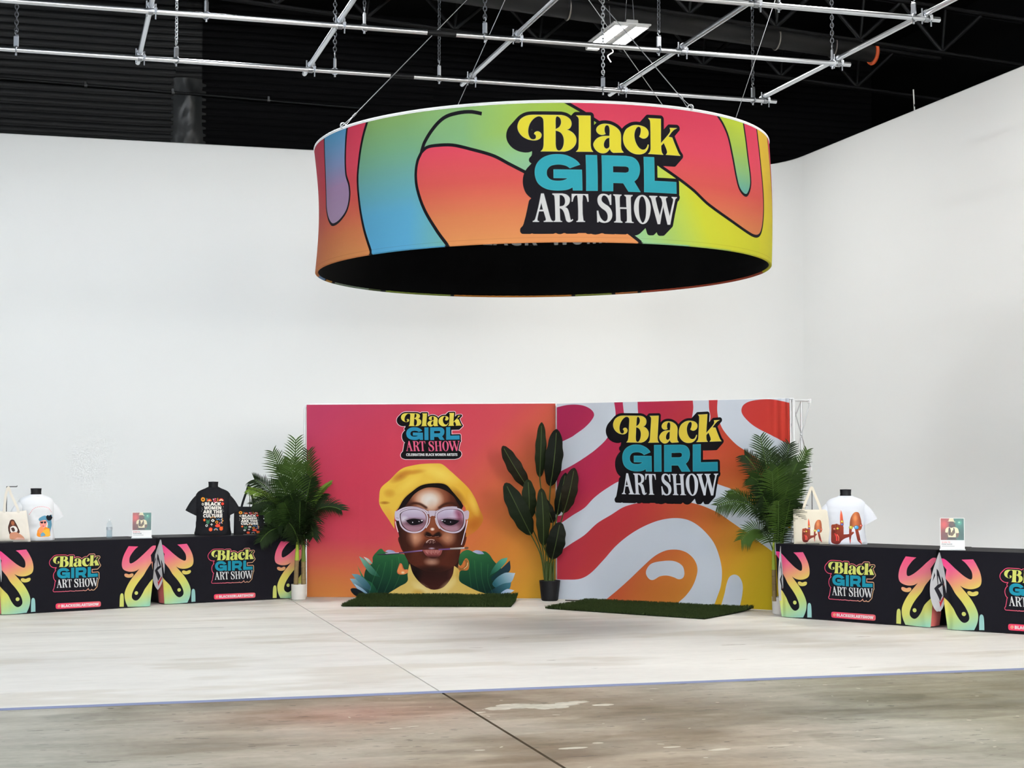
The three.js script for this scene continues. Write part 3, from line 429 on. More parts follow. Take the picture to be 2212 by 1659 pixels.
function bareTexture(u0, u1, v0, v1) {
  const list = SPLASH.filter(([u]) => u > u0 - 0.3 && u < u1 + 0.3);
  return pixels(1800, 1400, (s, t) => {
    const u = lerp(u0, u1, s), v = lerp(v0, v1, t); let c = bareConcrete(u, v), m = 0;
    for (const [a, b, p, q, k] of list) {
      const x = u - a, y = v - b; if (Math.abs(x) > 0.25 || Math.abs(y) > 0.25) continue;
      const X = (x * Math.cos(k) + y * Math.sin(k)) / p, Y = (-x * Math.sin(k) + y * Math.cos(k)) / q, d = X * X + Y * Y + (fbm(u * 26, v * 40, 2) - 0.5) * 0.9;
      m = Math.max(m, 1 - smooth(0.85, 1.05, d));
    }
    if (m > 0) { const w = 205 + (fbm(u * 14, v * 24, 3) - 0.5) * 60; c = [lerp(c[0], w, m * 0.92), lerp(c[1], w - 5, m * 0.92), lerp(c[2], w - 20, m * 0.92)]; }
    return c.map((x) => clamp(x, 0, 255));
  });
}
const SCUFF = []; { const r = rng(19); for (let i = 0; i < 90; i++) SCUFF.push([-3 + r() * 12.5, 11.2 + r() * 9, 0.03 + r() * r() * 0.3, 0.004 + r() * 0.012, (r() - 0.5) * 0.9, 0.15 + r() * 0.5]); SCUFF.push([4.15, 14.3, 0.09, 0.02, 0.3, 0.8], [4.05, 12.55, 0.05, 0.02, 0, 0.85], [5.9, 13.2, 0.14, 0.03, 0.1, 0.6], [7.3, 13.5, 0.12, 0.03, 0, 0.5]); }
function paintTexture(u0, u1, v0, v1) {
  const list = SCUFF.filter(([u]) => u > u0 - 0.5 && u < u1 + 0.5);
  return pixels(1800, 1800, (s, t) => {
    const u = lerp(u0, u1, s), v = lerp(v0, v1, t);
    const worn = smooth(11.4, 17, v), big = fbm(u * 0.5 + 1, v * 0.9 + 4, 4), streak = fbm(u * 1.3 + 8, v * 6 + 3, 4), fine = fbm(u * 11, v * 34, 3);
    let l = 246 - worn * 14 + (big - 0.5) * 20 + (streak - 0.5) * (10 + 16 * worn) + (fine - 0.5) * 10;
    const dirt = smooth(0.55, 0.75, fbm(u * 0.9 + 21, v * 2.4 + 5, 4)); l -= dirt * 16;
    let c = [l, l - 3 - dirt * 2, l - 9 - dirt * 6 - worn * 3];
    const crack = Math.abs(v - (15.98 + 0.03 * vnoise(u * 2, 3))); if (u < 1.6 && crack < 0.012) c = c.map((x) => x * 0.84);
    for (const [a, b, p, q, k, d] of list) {
      const x = u - a, y = v - b; if (Math.abs(x) > 0.45 || Math.abs(y) > 0.3) continue;
      const X = (x * Math.cos(k) + y * Math.sin(k)) / p, Y = (-x * Math.sin(k) + y * Math.cos(k)) / q, e = X * X + Y * Y + (fbm(u * 30, v * 60, 2) - 0.5) * 1.2;
      if (e < 1) { const m = d * (1 - smooth(0.3, 1, e)) * 0.55; c = [lerp(c[0], 120, m), lerp(c[1], 108, m), lerp(c[2], 96, m)]; }
    }
    return c.map((x) => clamp(x, 0, 255));
  });
}
const roughBare = pixels(512, 512, (s, t) => { const g = 72 + fbm(s * 9, t * 14, 4) * 90; return [g, g, g]; }, false);
const floor = structure('floor');
const FLOOR_V = [-8.2, 7, TAPE_V, 23.6];
function slab(uA, uB, v0, v1, m, name = 'concrete_slab') {   // uA, uB: numbers or the joint
  const fu = (k, v) => (typeof k === 'number' ? k : jointU(v) + k.side * (v0 < TAPE_V - 0.5 ? 0.010 : 0.006)), d = 0.2, q = (u, v, y) => { const p = hall(u, v, y); return [p.x, p.y, p.z]; };
  const uu = [fu(uA, v0), fu(uB, v0), fu(uA, v1), fu(uB, v1)], U0 = Math.min(...uu), U1 = Math.max(...uu);
  const top = sheet(1, 1, (s, t) => q(lerp(fu(uA, lerp(v0, v1, t)), fu(uB, lerp(v0, v1, t)), s), lerp(v0, v1, t), 0), (s, t) => [(lerp(fu(uA, lerp(v0, v1, t)), fu(uB, lerp(v0, v1, t)), s) - U0) / (U1 - U0), t]);
  const wall = (a, b, c, e) => sheet(1, 1, (s, t) => q(lerp(a, c, s), lerp(b, e, s), (t - 1) * d), () => [0.01, 0.01]);
  const under = sheet(1, 1, (s, t) => q(lerp(fu(uB, lerp(v0, v1, t)), fu(uA, lerp(v0, v1, t)), s), lerp(v0, v1, t), -d), () => [0.01, 0.01]);
  part(floor, name, join([top, under, wall(uu[0], v0, uu[1], v0), wall(uu[1], v0, uu[3], v1), wall(uu[3], v1, uu[2], v1), wall(uu[2], v1, uu[0], v0)]), m);
}
const JL = { side: -1 }, JR = { side: 1 };
const texMat = (map, roughness, extra) => mat(0xffffff, roughness, { map, ...extra });
const plainConcrete = mat(0xa0968a, 0.4), plainLeft = mat(0xb4b1a5, 0.4), plainRight = mat(0x928c7c, 0.4);
slab(-9.2, JL, FLOOR_V[0], FLOOR_V[1], plainConcrete); slab(JR, 13.2, FLOOR_V[0], FLOOR_V[1], plainConcrete);
slab(-9.2, -2.2, FLOOR_V[1], FLOOR_V[2], plainLeft);
const uE = jointU(9);
slab(-2.2, JL, FLOOR_V[1], FLOOR_V[2], texMat(bareTexture(-2.2, uE, FLOOR_V[1], FLOOR_V[2]), 1, { roughnessMap: roughBare }));
slab(JR, 7.6, FLOOR_V[1], FLOOR_V[2], texMat(bareTexture(uE, 7.6, FLOOR_V[1], FLOOR_V[2]), 1, { roughnessMap: roughBare }));
slab(7.6, 13.2, FLOOR_V[1], FLOOR_V[2], plainRight);
slab(-9.2, JL, FLOOR_V[2], FLOOR_V[3], texMat(paintTexture(-9.2, jointU(17), FLOOR_V[2], FLOOR_V[3]), 0.5), 'painted_slab');
slab(JR, 13.2, FLOOR_V[2], FLOOR_V[3], texMat(paintTexture(jointU(17), 13.2, FLOOR_V[2], FLOOR_V[3]), 0.5), 'painted_slab');
{ const b = sheet(1, 1, (s, t) => { const p = hall(lerp(-9.3, 13.3, s), lerp(-8.3, 23.7, t), -0.012); return [p.x, p.y, p.z]; }); part(floor, 'joint_filler', b, mat(0x6a5e53, 0.95)); }
{
  const t = thing('masking_tape', 'long strip of blue masking tape along the edge of the white painted floor', 'tape', hall(0, TAPE_V));
  const a = hall(0, TAPE_V);
  const n = 150, g = sheet(n, 1, (s, k) => { const u = lerp(-6, 10, s), p = hall(u, TAPE_V - 0.075 + k * (0.1 + 0.012 * vnoise(u * 3, 1)) + 0.004 * (vnoise(u * 1.4, 9) - 0.5), 0.0012 + 0.0006 * k).sub(a); return [p.x, p.y, p.z]; });
  part(t, 'tape_strip', g, mat(0x868fb2, 0.6));
}

// ---------- the white coved wall ----------
const CYC_H = 6.035, CYC_V = 22.66, CYC_U = 10.47, COVE = 1.05, FILLET = 1.5;
{
  const prof = []; for (let i = 0; i <= 14; i++) { const a = i / 14 * Math.PI / 2; prof.push([COVE * (1 - Math.sin(a)), 0.003 + COVE * (1 - Math.cos(a))]); }
  for (const y of [1.6, 2.4, 3.4, 4.4, 5.2, 5.9]) prof.push([0, y]); prof.push([0, CYC_H], [-0.012, CYC_H + 0.012], [-0.14, CYC_H + 0.012], [-0.14, 0]);
  const sweep = (stations) => {
    const ns = stations.length - 1, np = prof.length - 1;
    return sheet(ns, np, (s, t) => { const [u, v, nu, nv] = stations[Math.round(s * ns)], [o, y] = prof[Math.round(t * np)], p = hall(u + nu * o, v + nv * o, y); return [p.x, p.y, p.z]; });
  };
  const A = []; for (let i = 0; i <= 12; i++) A.push([lerp(-5, CYC_U - FILLET, i / 12), CYC_V, 0, -1]);
  for (let i = 1; i <= 16; i++) { const a = i / 16 * Math.PI / 2; A.push([CYC_U - FILLET + FILLET * Math.sin(a), CYC_V - FILLET + FILLET * Math.cos(a), -Math.sin(a), -Math.cos(a)]); }
  const B = []; for (let i = 0; i <= 12; i++) B.push([CYC_U, lerp(CYC_V - FILLET, 5, i / 12), -1, 0]);
  const back = part(scene, 'wall_back', sweep(A), M.cyc); back.userData.kind = 'structure';
  const right = part(scene, 'wall_right', sweep(B), M.cyc); right.userData.kind = 'structure';
}

// ---------- the black hall around it ----------
const HALL_H = 8.35;
{
  const w = (name, u0, v0, u1, v1, m, y0 = 0) => { const a = hall(u0, v0), b = hall(u1, v1), l = a.distanceTo(b); const g = box(l, HALL_H - y0, 0.2, 0, y0 + (HALL_H - y0) / 2, 0); const o = part(scene, name, g, m); o.position.set((a.x + b.x) / 2, 0, (a.z + b.z) / 2); o.rotation.y = -Math.atan2(b.z - a.z, b.x - a.x); o.userData.kind = 'structure'; };
  const pale = mat(0xd5d6d4, 0.8);
  w('wall_left', -9.1, -8.2, -9.1, 23.8, pale); w('wall_front', -9.2, -8.1, 13.2, -8.1, pale);
  WINDOWS.forEach(([u0, u1, y0, y1], i) => {
    const g = structure('window_' + (i + 1)), p = hall((u0 + u1) / 2, WINDOW_V - 0.05, (y0 + y1) / 2), wd = u1 - u0, ht = y1 - y0, frame = [];
    g.position.copy(p); g.rotation.y = TURN + Math.PI;
    for (let j = 0; j <= 6; j++) frame.push(box(0.08, ht + 0.08, 0.08, -wd / 2 + j * wd / 6, 0, 0));
    for (const y of [-ht / 2, 0, ht / 2]) frame.push(box(wd, 0.08, 0.08, 0, y, 0));
    part(g, 'window_frame', join(frame), mat(0x3a3d40, 0.5));
    for (let j = 0; j < 6; j++) for (const y of [-1, 1]) part(g, 'pane', box(wd / 6 - 0.06, ht / 2 - 0.06, 0.01, -wd / 2 + (j + 0.5) * wd / 6, y * ht / 4, -0.02), M.pane);
  }); w('wall_far_right', 13.1, -8.2, 13.1, 23.8, M.black);
  const c = part(scene, 'ceiling', box(22.6, 0.2, 32.2), M.black); const m = hall(2, 7.8, HALL_H + 0.1); c.position.copy(m); c.rotation.y = TURN; c.userData.kind = 'structure';
  // ribbed metal siding of the hall's own back wall, seen above the white wall
  const rear = structure('wall_rear'), V0 = 23.7, rib = 0.105;
  const prof = []; for (let y = 0; y < HALL_H; y += rib) prof.push([0, y], [0, y + rib * 0.52], [0.022, y + rib * 0.64], [0.022, y + rib * 0.88]);
  prof.push([0, HALL_H]);
  const siding = (u0, u1, o) => sheet(Math.ceil((u1 - u0) / 0.5), prof.length - 1, (s, t) => { const [d, y] = prof[Math.round(t * (prof.length - 1))], u = lerp(u0, u1, s), p = hall(u, V0 + d + o + 0.006 * vnoise(u * 1.3, y * 2), y); return [p.x, p.y, p.z]; });
  const sd = { ...both };
  const sm = mat(0x090a0b, 0.6, sd);
  const dm = mat(0x040405, 0.75, { ...sd, specularIntensity: 0.1 });
  for (const [a, b, o] of [[-9.1, -5.2, 0.004], [-5.2, -1.4, 0], [-1.4, 1.76, 0.004], [2.14, 5.6, 0], [5.6, 9.4, 0.004], [9.4, 13.1, 0]]) part(rear, 'siding_panel', siding(a, b, o), a > 2 ? dm : sm);
  part(rear, 'siding_panel', siding(1.72, 2.18, 0.03), sm);
  const crumple = sheet(26, 160, (s, t) => { const u = lerp(1.7, 2.2, s), y = lerp(0, 7.2, t), e = Math.sin(Math.PI * s), p = hall(u, V0 - 0.02 * e - 0.09 * e * fbm(u * 6, y * 3.6, 3) + 0.02, y); return [p.x, p.y, p.z]; });
  part(rear, 'patch_panel', crumple, mat(0x141617, 0.45, { ...sd, specularIntensity: 0.6 }), 'dented smooth metal patch between the ribbed panels');
  part(rear, 'backing', (() => { const a = hall(-9.2, 23.9), b = hall(13.2, 23.9), g = box(a.distanceTo(b), HALL_H, 0.1, 0, HALL_H / 2, 0); g.rotateY(-Math.atan2(b.z - a.z, b.x - a.x)); return g.translate((a.x + b.x) / 2, 0, (a.z + b.z) / 2); })(), M.black);
}
{
  const t = thing('wall_conduit', 'thin dark conduit running level along the ribbed black wall above the white wall', 'pipe', hall(-3, 23.62, 6.98));
  const p = (u, y) => hall(u, 23.62, y).sub(t.position);
  part(t, 'conduit_pipe', join([tube([p(-6, 7.1), p(0, 7.0), p(4.5, 6.9)], 0.02, 30, 8)]), mat(0x0c0d0e, 0.6));
  for (const u of [-4.6, -2.1, 0.5, 1.72, 3.1]) part(t, 'pipe_strap', join([rod(p(u - 0.02, 6.99 - u * 0.018), p(u + 0.02, 6.99 - u * 0.018), 0.026, 10), box(0.03, 0.06, 0.05).translate(p(u, 7).x, 6.985 - u * 0.018 - t.position.y + 0.03, p(u, 7).z)]), mat(0x2b2d2f, 0.4));
}

// ---------- roof steel ----------
for (const [v, h0, uRef, n0, label] of [[21.27, 7.38, 7.46, 6.54, 'dark open web roof joist farther back, its bottom bar caught by the lamp'], [19.1, 7.31, 8.5, 9.1, 'dark open web roof joist nearer the camera, passing over the lamp']]) {
  const h = (u) => h0 - 0.064 * (u - uRef), t = thing('roof_joist', label, 'roof joist', hall(4, v, h(4)));
  const p = (u, dy = 0, o = 0) => hall(u, v + o, h(u) + dy).sub(t.position);
  const bar = (a, b, w = 0.025) => rod(a, b, w, 4);
  for (const s of [-1, 1]) { part(t, 'bottom_chord', bar(p(-8.8, 0, s * 0.03), p(12.8, 0, s * 0.03), 0.026), M.joist); part(t, 'top_chord', bar(p(-8.8, 0.62, s * 0.04), p(12.8, 0.62, s * 0.04), 0.035), M.joist); }
  const web = mat(0x141516, 0.7);
  for (let k = -12; k <= 6; k++) { const u = n0 + k * 1.22; if (u < -8.2 || u > 12.2) continue; partEach(t, 'web_bar', [bar(p(u, 0.02), p(u - 0.6, 0.6), 0.028), bar(p(u, 0.02), p(u + 0.6, 0.6), 0.028), bar(p(u, 0.02), p(u + 0.06, 0.6), 0.02)], web); }
}
{
  const h = (u) => 7.45 - 0.06 * (u - 8.92), p = (u, o = 0, y = 0) => hall(u, 20.05 + o, h(u) + y), t = thing('air_duct', 'large round dark air duct hanging under the roof beside the lamp', 'duct', p(3));
  const q = (u, o, y) => p(u, o, y).sub(t.position), r = 0.135;
  for (let i = 0; i < 5; i++) { const a = -7 + i * 3.6, b = a + 3.6 + 0.02; part(t, 'duct_section', join([rod(q(a), q(Math.min(b, 11.0)), r + (i % 2) * 0.002, 28)]), M.duct); }
  part(t, 'end_ring', (() => { const g = new THREE.TorusGeometry(r + 0.012, 0.028, 8, 32); g.rotateY(Math.PI / 2 + TURN); const e = q(11.02); return g.translate(e.x, e.y, e.z); })(), mat(0xd0562a, 0.5), 'orange rim at the open end');
  for (const u of [-4, -0.5, 3.1, 6.55, 9.55, 10.4]) part(t, 'hanger_strap', (() => { const g = new THREE.TorusGeometry(r + 0.012, 0.014, 6, 28); g.rotateY(Math.PI / 2 + TURN); const e = q(u); g.translate(e.x, e.y, e.z); return join([g, rod(q(u, 0, r), q(u, 0, 0.75), 0.008, 6)]); })(), metal(0x8a8680, 0.5));
}

// ---------- lamps ----------
{
  const make = (label, group) => {
    const t = thing('ceiling_lamp', label, 'lamp', V3(0, 0, 0), 0, group);
    part(t, 'housing', join([box(0.16, 0.05, 1.04, 0, 0.045, 0, 0.012), box(0.5, 0.02, 1.06, 0, 0.018, 0, 0.006)]), M.lampBody);
    for (const s of [-1, 1]) {
      part(t, 'glowing_panel', box(0.15, 0.012, 0.96, s * 0.135, 0.004, 0, 0.004), M.panel);
      partEach(t, 'reflector', [box(0.012, 0.03, 0.98, s * 0.225, 0, 0), box(0.012, 0.03, 0.98, s * 0.045, 0, 0)], M.lampBody);
      partEach(t, 'end_cap', [box(0.18, 0.035, 0.02, s * 0.135, 0.002, 0.5, 0.006), box(0.18, 0.035, 0.02, s * 0.135, 0.002, -0.5, 0.006)], M.lampBody);
    }
    partEach(t, 'hanger_wire', [rod(V3(-0.06, 0.06, 0.42), V3(0, 0.9, 0.42), 0.004, 5), rod(V3(0.06, 0.06, 0.42), V3(0, 0.9, 0.42), 0.004, 5), rod(V3(-0.06, 0.06, -0.42), V3(0, 0.9, -0.42), 0.004, 5), rod(V3(0.06, 0.06, -0.42), V3(0, 0.9, -0.42), 0.004, 5)], M.wire);
    return t;
  };
  const out = 'ceiling lamps of the hall out of the picture';
  LAMPS.forEach(([u, v], i) => {
    const p = hall(u, v, LAMP_H);
    if (i === 0) {
      const t = make('bright lamp of two glowing panels hanging under the round duct', undefined); t.position.copy(p); t.rotation.y = TURN; LAMPS.first = t;
      part(t, 'driver_box', box(0.17, 0.05, 0.09, -0.14, -0.02, -0.6, 0.01), M.white);
      part(t, 'lead', tube([V3(-0.2, -0.02, -0.6), V3(0.02, 0.02, -0.56), V3(0.14, -0.05, -0.58), V3(0.06, -0.12, -0.57), V3(0.1, -0.2, -0.56)], 0.007, 24, 6), M.white);
    } else if (i === 1) { LAMPS.second = make('two panel lamp hung over the hall outside the picture', out); LAMPS.second.position.copy(p); LAMPS.second.rotation.y = TURN; } else copyOf(LAMPS.second, p, TURN);
  });
}

// ---------- pipe grid ----------
const GRID_H = 5.8, GRID_U = [-6.22, -4.44, -2.66, -0.88, 0.9, 2.68, 4.46, 6.22, 7.98], GRID_V = [17.06, 15.26, 13.48, 11.7, 9.92], PIPE_R = 0.0255;
{
  const t = thing('pipe_grid', 'grid of silver pipes clamped together and hanging on chains under the black roof', 'pipe grid', hall(3, 15, GRID_H)), P = (u, v, y = GRID_H) => hall(u, v, y).sub(t.position);
  const cu = [2.03, 2.33]; // the wrapped joint on the far pipes
  GRID_V.forEach((v) => {
    const gap = v > 15 ? (v > 16 ? [3.56, 3.8] : [3.55, 3.82]) : null;
    if (gap) {
      part(t, 'long_pipe', rod(P(-8.4, v), P(gap[0], v), PIPE_R, 16), M.pipe); part(t, 'long_pipe', rod(P(gap[1], v), P(8.12, v), PIPE_R, 16), M.pipe);
      part(t, 'pipe_coupler', rod(P(gap[0] - 0.01, v), P(gap[1] + 0.01, v), PIPE_R + 0.003, 16), M.tape, 'black wrapped pipe joint');
    } else part(t, 'long_pipe', rod(P(-8.4, v), P(8.12, v), PIPE_R, 16), M.pipe);
  });
  GRID_U.forEach((u) => part(t, 'cross_pipe', rod(P(u, 17.06 + (u > 7 ? 0.1 : 0.42), GRID_H + 0.053), P(u, 9.6, GRID_H + 0.053), PIPE_R, 16), M.pipe));
  const collar = (along, y, p) => { const g = new THREE.CylinderGeometry(PIPE_R + 0.009, PIPE_R + 0.009, 0.045, 14); g.rotateZ(Math.PI / 2); g.rotateY(along ? TURN : TURN + Math.PI / 2); return g.translate(p.x, p.y + y, p.z); };
  const bolt = (p, dx, y0, y1) => rod(V3(p.x + dx, p.y + y0, p.z), V3(p.x + dx, p.y + y1, p.z), 0.008, 6);
  for (const v of GRID_V) for (const u of GRID_U) { const p = P(u, v); part(t, 'pipe_clamp', join([collar(true, 0, p), collar(false, 0.053, p), bolt(p, 0.045, -0.075, 0.07), bolt(p, -0.04, -0.05, 0.1), box(0.03, 0.05, 0.03, p.x + 0.045, p.y + 0.01, p.z)]), M.clamp); }
}
// hanging chains
{
  const link = () => { const c = new THREE.CurvePath(); const g = new THREE.TorusGeometry(0.017, 0.0052, 5, 10); g.scale(1, 1.55, 1); return g; };
  const N = 58, pitch = 0.0405, links = [];
  for (let i = 0; i < N; i++) { const g = link(); g.rotateY(i % 2 ? Math.PI / 2 + 0.4 : 0.4); links.push(g.translate(0, 0.2 + i * pitch, 0)); }
  const chainGeo = join(links), shackle = join([(() => { const g = new THREE.TorusGeometry(0.035, 0.008, 6, 16); g.rotateY(TURN + Math.PI / 2); return g; })(), box(0.05, 0.11, 0.022, 0, 0.085, 0, 0.006), rod(V3(-0.02, 0.135, 0), V3(0.02, 0.15, 0), 0.008, 6), rod(V3(0, -0.035, 0), V3(0, -0.06, 0), 0.011, 8)]);
  const hook = tube([V3(0, 0.15, 0), V3(-0.012, 0.17, 0), V3(0, 0.2, 0), V3(0.012, 0.18, 0)], 0.006, 14, 5);
  const spots = [[-0.330, 17.06], [1.270, 17.06], [2.944, 17.06], [4.095, 17.06], [5.992, 17.06], [7.828, 17.06], [1.410, 15.26], [2.919, 15.26], [4.127, 15.26], [5.962, 15.26], [7.913, 15.26], [6.451, 13.48], [7.845, 13.48]];   // hall u, v
  const labels = ['hanging chain at the far left end of the lowest pipe', 'bright hanging chain on the lowest pipe, left of the dented wall patch', 'hanging chain on the lowest pipe right above the left end of the ring', 'hanging chain on the lowest pipe right of its black wrapped joint', 'bright hanging chain on the lowest pipe straight below the glowing lamp', 'dark hanging chain near the right end of the lowest pipe', 'short chain on the second pipe, leftmost at the picture\'s top edge', 'short chain on the second pipe left of its black wrapped joint', 'short chain on the second pipe right of its black wrapped joint', 'short chain on the second pipe just right of the glowing lamp', 'dark chain near the right end of the second pipe', 'chain on the nearest pipe at the top edge of the picture', 'dark chain at the right end of the nearest pipe'];
  let first;
  spots.forEach(([u, v], i) => {
    const p = hall(u, v, GRID_H);
    if (!first) { first = thing('hanging_chain', labels[0], 'chain', p, 0, 'chains the pipe grid hangs on'); part(first, 'chain_links', chainGeo, M.dullChain); part(first, 'pipe_shackle', shackle, M.clamp); part(first, 'chain_hook', hook, M.clamp); } else { const c = copyOf(first, p, (i * 0.7) % 3, labels[i]); if (i === 1 || i === 4) c.children[0].material = M.chain; }
  });
}

// ---------- the hanging ring ----------
const RING = { x: 0.314, z: -16.4, r: 2.30, y: 3.53, h: 1.236, tilt: 0.0143 };
{
  const t = thing('ring_banner', 'huge round hanging fabric ring printed with colourful ribbons and the show\'s lettering', 'hanging sign', V3(RING.x, RING.y, RING.z));
  t.rotation.z = Math.atan(RING.tilt);
  const surf = (p0, p1, n, off = 0, inner = false) => sheet(n, 24, (s, k) => {
    const phi = R(lerp(p0, p1, s)), b = Math.sin(Math.PI * k), r = RING.r + off - 0.012 * b + 0.002 * Math.sin(phi * 9) * b;
    return [r * Math.sin(phi) + 0.03 * b, k * RING.h, r * Math.cos(phi)];
  }, inner ? (s, k) => [1 - s, k] : undefined);
  const cloth = (map) => printed(map, 0.75, 1);
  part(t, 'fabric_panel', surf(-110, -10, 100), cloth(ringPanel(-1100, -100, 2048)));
  part(t, 'fabric_panel', surf(-10, 90, 100), cloth(ringPanel(-100, 900, 2048)));
  part(t, 'fabric_panel', surf(90, 250, 120), cloth(ringPanel(900, 2500, 1400)));
  { // black lining with white lettering on the far inside
    const [c, x] = canvas(2048, 350); x.fillStyle = '#050506'; x.fillRect(0, 0, 2048, 350);
    const at = (phi) => (180 - phi + 180) / 360 * 2048;   // reads rightwards from inside
    x.fillStyle = '#d8d8d6'; x.font = 'bold 60px sans-serif';
    const word = (s, x0, x1) => { const a = (180 - Math.asin(x1 / 2.27) * 180 / Math.PI * 1), l = 1024 + Math.asin(x0 / 2.27) / Math.PI * 1024, r = 1024 + Math.asin(x1 / 2.27) / Math.PI * 1024, w = x.measureText(s).width; x.save(); x.translate(l, 350 * (1 - 0.478)); x.scale((r - l) / w, 1.35); x.fillText(s, 0, 0); x.restore(); };
    word('BLACK', -0.86, -0.04); word('WOMEN', 0.115, 1.02);
    // u of the lining runs with phi from 0 to 360; the far side is its middle
    part(t, 'lining', surf(0, 360, 160, -0.028, true), printed(texture(c), 0.95, 0.9));
  }
  { // bottom hem over the lower tube
    const [c, x] = canvas(2048, 8); const seg = [[-110, '#c9853c'], [-103, '#7f9fc4'], [-99, '#d09a4a'], [-104, '#d09a4a']];
    const bands = [[0, 21, '#e0925a'], [21, 34, '#93c592'], [34, 48, '#b5cc60'], [48, 60, '#d0d442'], [60, 95, '#dcd43a'], [95, 150, '#b5523a'], [150, 158, '#c07a4a'], [158, 170, '#8f9a4a'], [170, 206, '#d08a3e'], [206, 229, '#8a9a48'], [229, 231, '#16141a'], [231, 236, '#5f6a48'], [236, 254, '#8a9a8a'], [254, 256, '#16141a'], [256, 261, '#cf9a4c'], [261, 262, '#16141a'], [262, 270, '#7f9fc8'], [270, 315.5, '#d98a56'], [315.5, 337.2, '#5aa8d2'], [337.2, 360, '#e0925a']];
    for (const [a, b, col] of bands) { x.fillStyle = col; x.fillRect(a / 360 * 2048, 0, (b - a) / 360 * 2048 + 1, 8); }
    x.fillStyle = '#16141a'; for (const a of [21, 315.5, 337.2, 206, 170, 158, 150]) x.fillRect(a / 360 * 2048 - 3, 0, 6, 8);
    const g = sheet(200, 12, (s, k) => { const phi = s * 2 * Math.PI, a = k * 2 * Math.PI, r = RING.r - 0.015 + 0.0148 * Math.cos(a); return [r * Math.sin(phi), 0.003 + 0.0135 * Math.sin(a), r * Math.cos(phi)]; });
    part(t, 'bottom_hem', g, printed(texture(c)));
  }
  const hoop = (y, r, rr) => new THREE.TorusGeometry(r, rr, 10, 160).rotateX(Math.PI / 2).translate(0, y, 0);
  part(t, 'top_hoop', join([hoop(RING.h + 0.003, RING.r - 0.006, 0.0115), hoop(RING.h - 0.008, RING.r - 0.004, 0.007)]), mat(0xe6e8ea, 0.45), 'white hoop along the top edge');
  const apex = V3(0, 7.1 - RING.y, 0);
  for (const deg of [-55, 35, 125, 215]) {
    const a = V3(RING.r * Math.sin(R(deg)), RING.h + 0.01, RING.r * Math.cos(R(deg))), d = apex.clone().sub(a).normalize(), b = a.clone().addScaledVector(d, 0.17), side = V3(0.02, 0, 0.01);
    part(t, 'hanging_wire', join([rod(b, apex, 0.0042, 6), rod(a.clone().add(side), b, 0.0035, 5), rod(a.clone().sub(side), b, 0.0035, 5), rod(b.clone().addScaledVector(d, -0.02), b.clone().addScaledVector(d, 0.03), 0.011, 8), new THREE.TorusGeometry(0.024, 0.007, 6, 14).translate(a.x, a.y + 0.012, a.z)]), M.wire);
  }
  part(t, 'hanging_wire', rod(V3(2.27 * Math.sin(R(52)), RING.h, 2.27 * Math.cos(R(52))), V3(2.9, 4.2, 0.4), 0.003, 5), M.wire);
  part(t, 'lifting_point', join([rod(apex, apex.clone().add(V3(0, 1.15, 0)), 0.006, 6), new THREE.SphereGeometry(0.05, 12, 8).translate(apex.x, apex.y, apex.z)]), M.clamp);
}
{
  const u = CYC_U + 0.07, v = 18.117;
  const t = thing('rod_stub', 'thin white rod standing upright on the top edge of the right wall', 'rod', hall(u, v, CYC_H + 0.012));
  part(t, 'rod_shaft', rod(V3(0, 0, 0), V3(-0.012, 0.29, 0), 0.009, 8), M.white); part(t, 'rod_sleeve', rod(V3(0, 0.07, 0), V3(-0.002, 0.1, 0), 0.011, 8), M.tape);
}

// ---------- backdrops ----------
const facing = (a, b) => -Math.atan2(b.z - a.z, b.x - a.x);
{ // portrait
  const a = V3(-2.47, 0, -19.5), b = V3(0.5175, 0, -19.27), w = a.distanceTo(b), h = 2.30;
  const t = thing('portrait_backdrop', 'wide red to orange fabric backdrop with a portrait of a woman in a yellow beret and clear glasses', 'backdrop', a, facing(a, b));
  const skin = (z, flip) => sheet(120, 60, (s, k) => { const x = flip ? 1 - s : s, e = Math.min(1, 8 * Math.min(x, 1 - x, k * 1.2, (1 - k) * 1.2)); const wr = (fbm(x * 16 + 3, k * 1.2, 3) - 0.5) * 0.016 * e; return [x * w + (k - 1) * -0.02 * (1 - x) * 1, 0.004 + k * (h + 0.006 * x), z + (flip ? -wr : wr)]; });
  part(t, 'printed_fabric', skin(0.018, false), printed(portraitPrint(), 0.8, 1.32));
  part(t, 'fabric_back', skin(-0.02, true), mat(0xf2f2f0, 0.85));
  const r = 0.016, c = 0.07;
  const loop = [V3(-0.024, 0.02, 0), V3(-0.024, h - c, 0), V3(-0.004, h - 0.012, 0), V3(c, h + 0.004, 0), V3(w - c, h + 0.008, 0), V3(w + 0.0, h + 0.002, 0), V3(w + 0.016, h - c, 0), V3(w + 0.016, 0.02, 0)];
  part(t, 'frame_tube', join([rod(loop[0], loop[1], r), tube([loop[1], V3(-0.02, h - 0.03, 0), V3(0.01, h - 0.002, 0), loop[3]], r, 14, 10), rod(loop[3], loop[4], r), tube([loop[4], V3(w - 0.01, h, 0), V3(w + 0.012, h - 0.03, 0), loop[6]], r, 14, 10), rod(loop[6], loop[7], r), rod(V3(-0.02, 0.02, 0), V3(w + 0.01, 0.02, 0), 0.014)]), mat(0xe9ebec, 0.35), 'white tube frame round the fabric');
  for (const x of [0.06, w - 0.1]) part(t, 'frame_foot', box(0.05, 0.012, 0.34, x, 0.006, -0.18, 0.004), M.white);
}
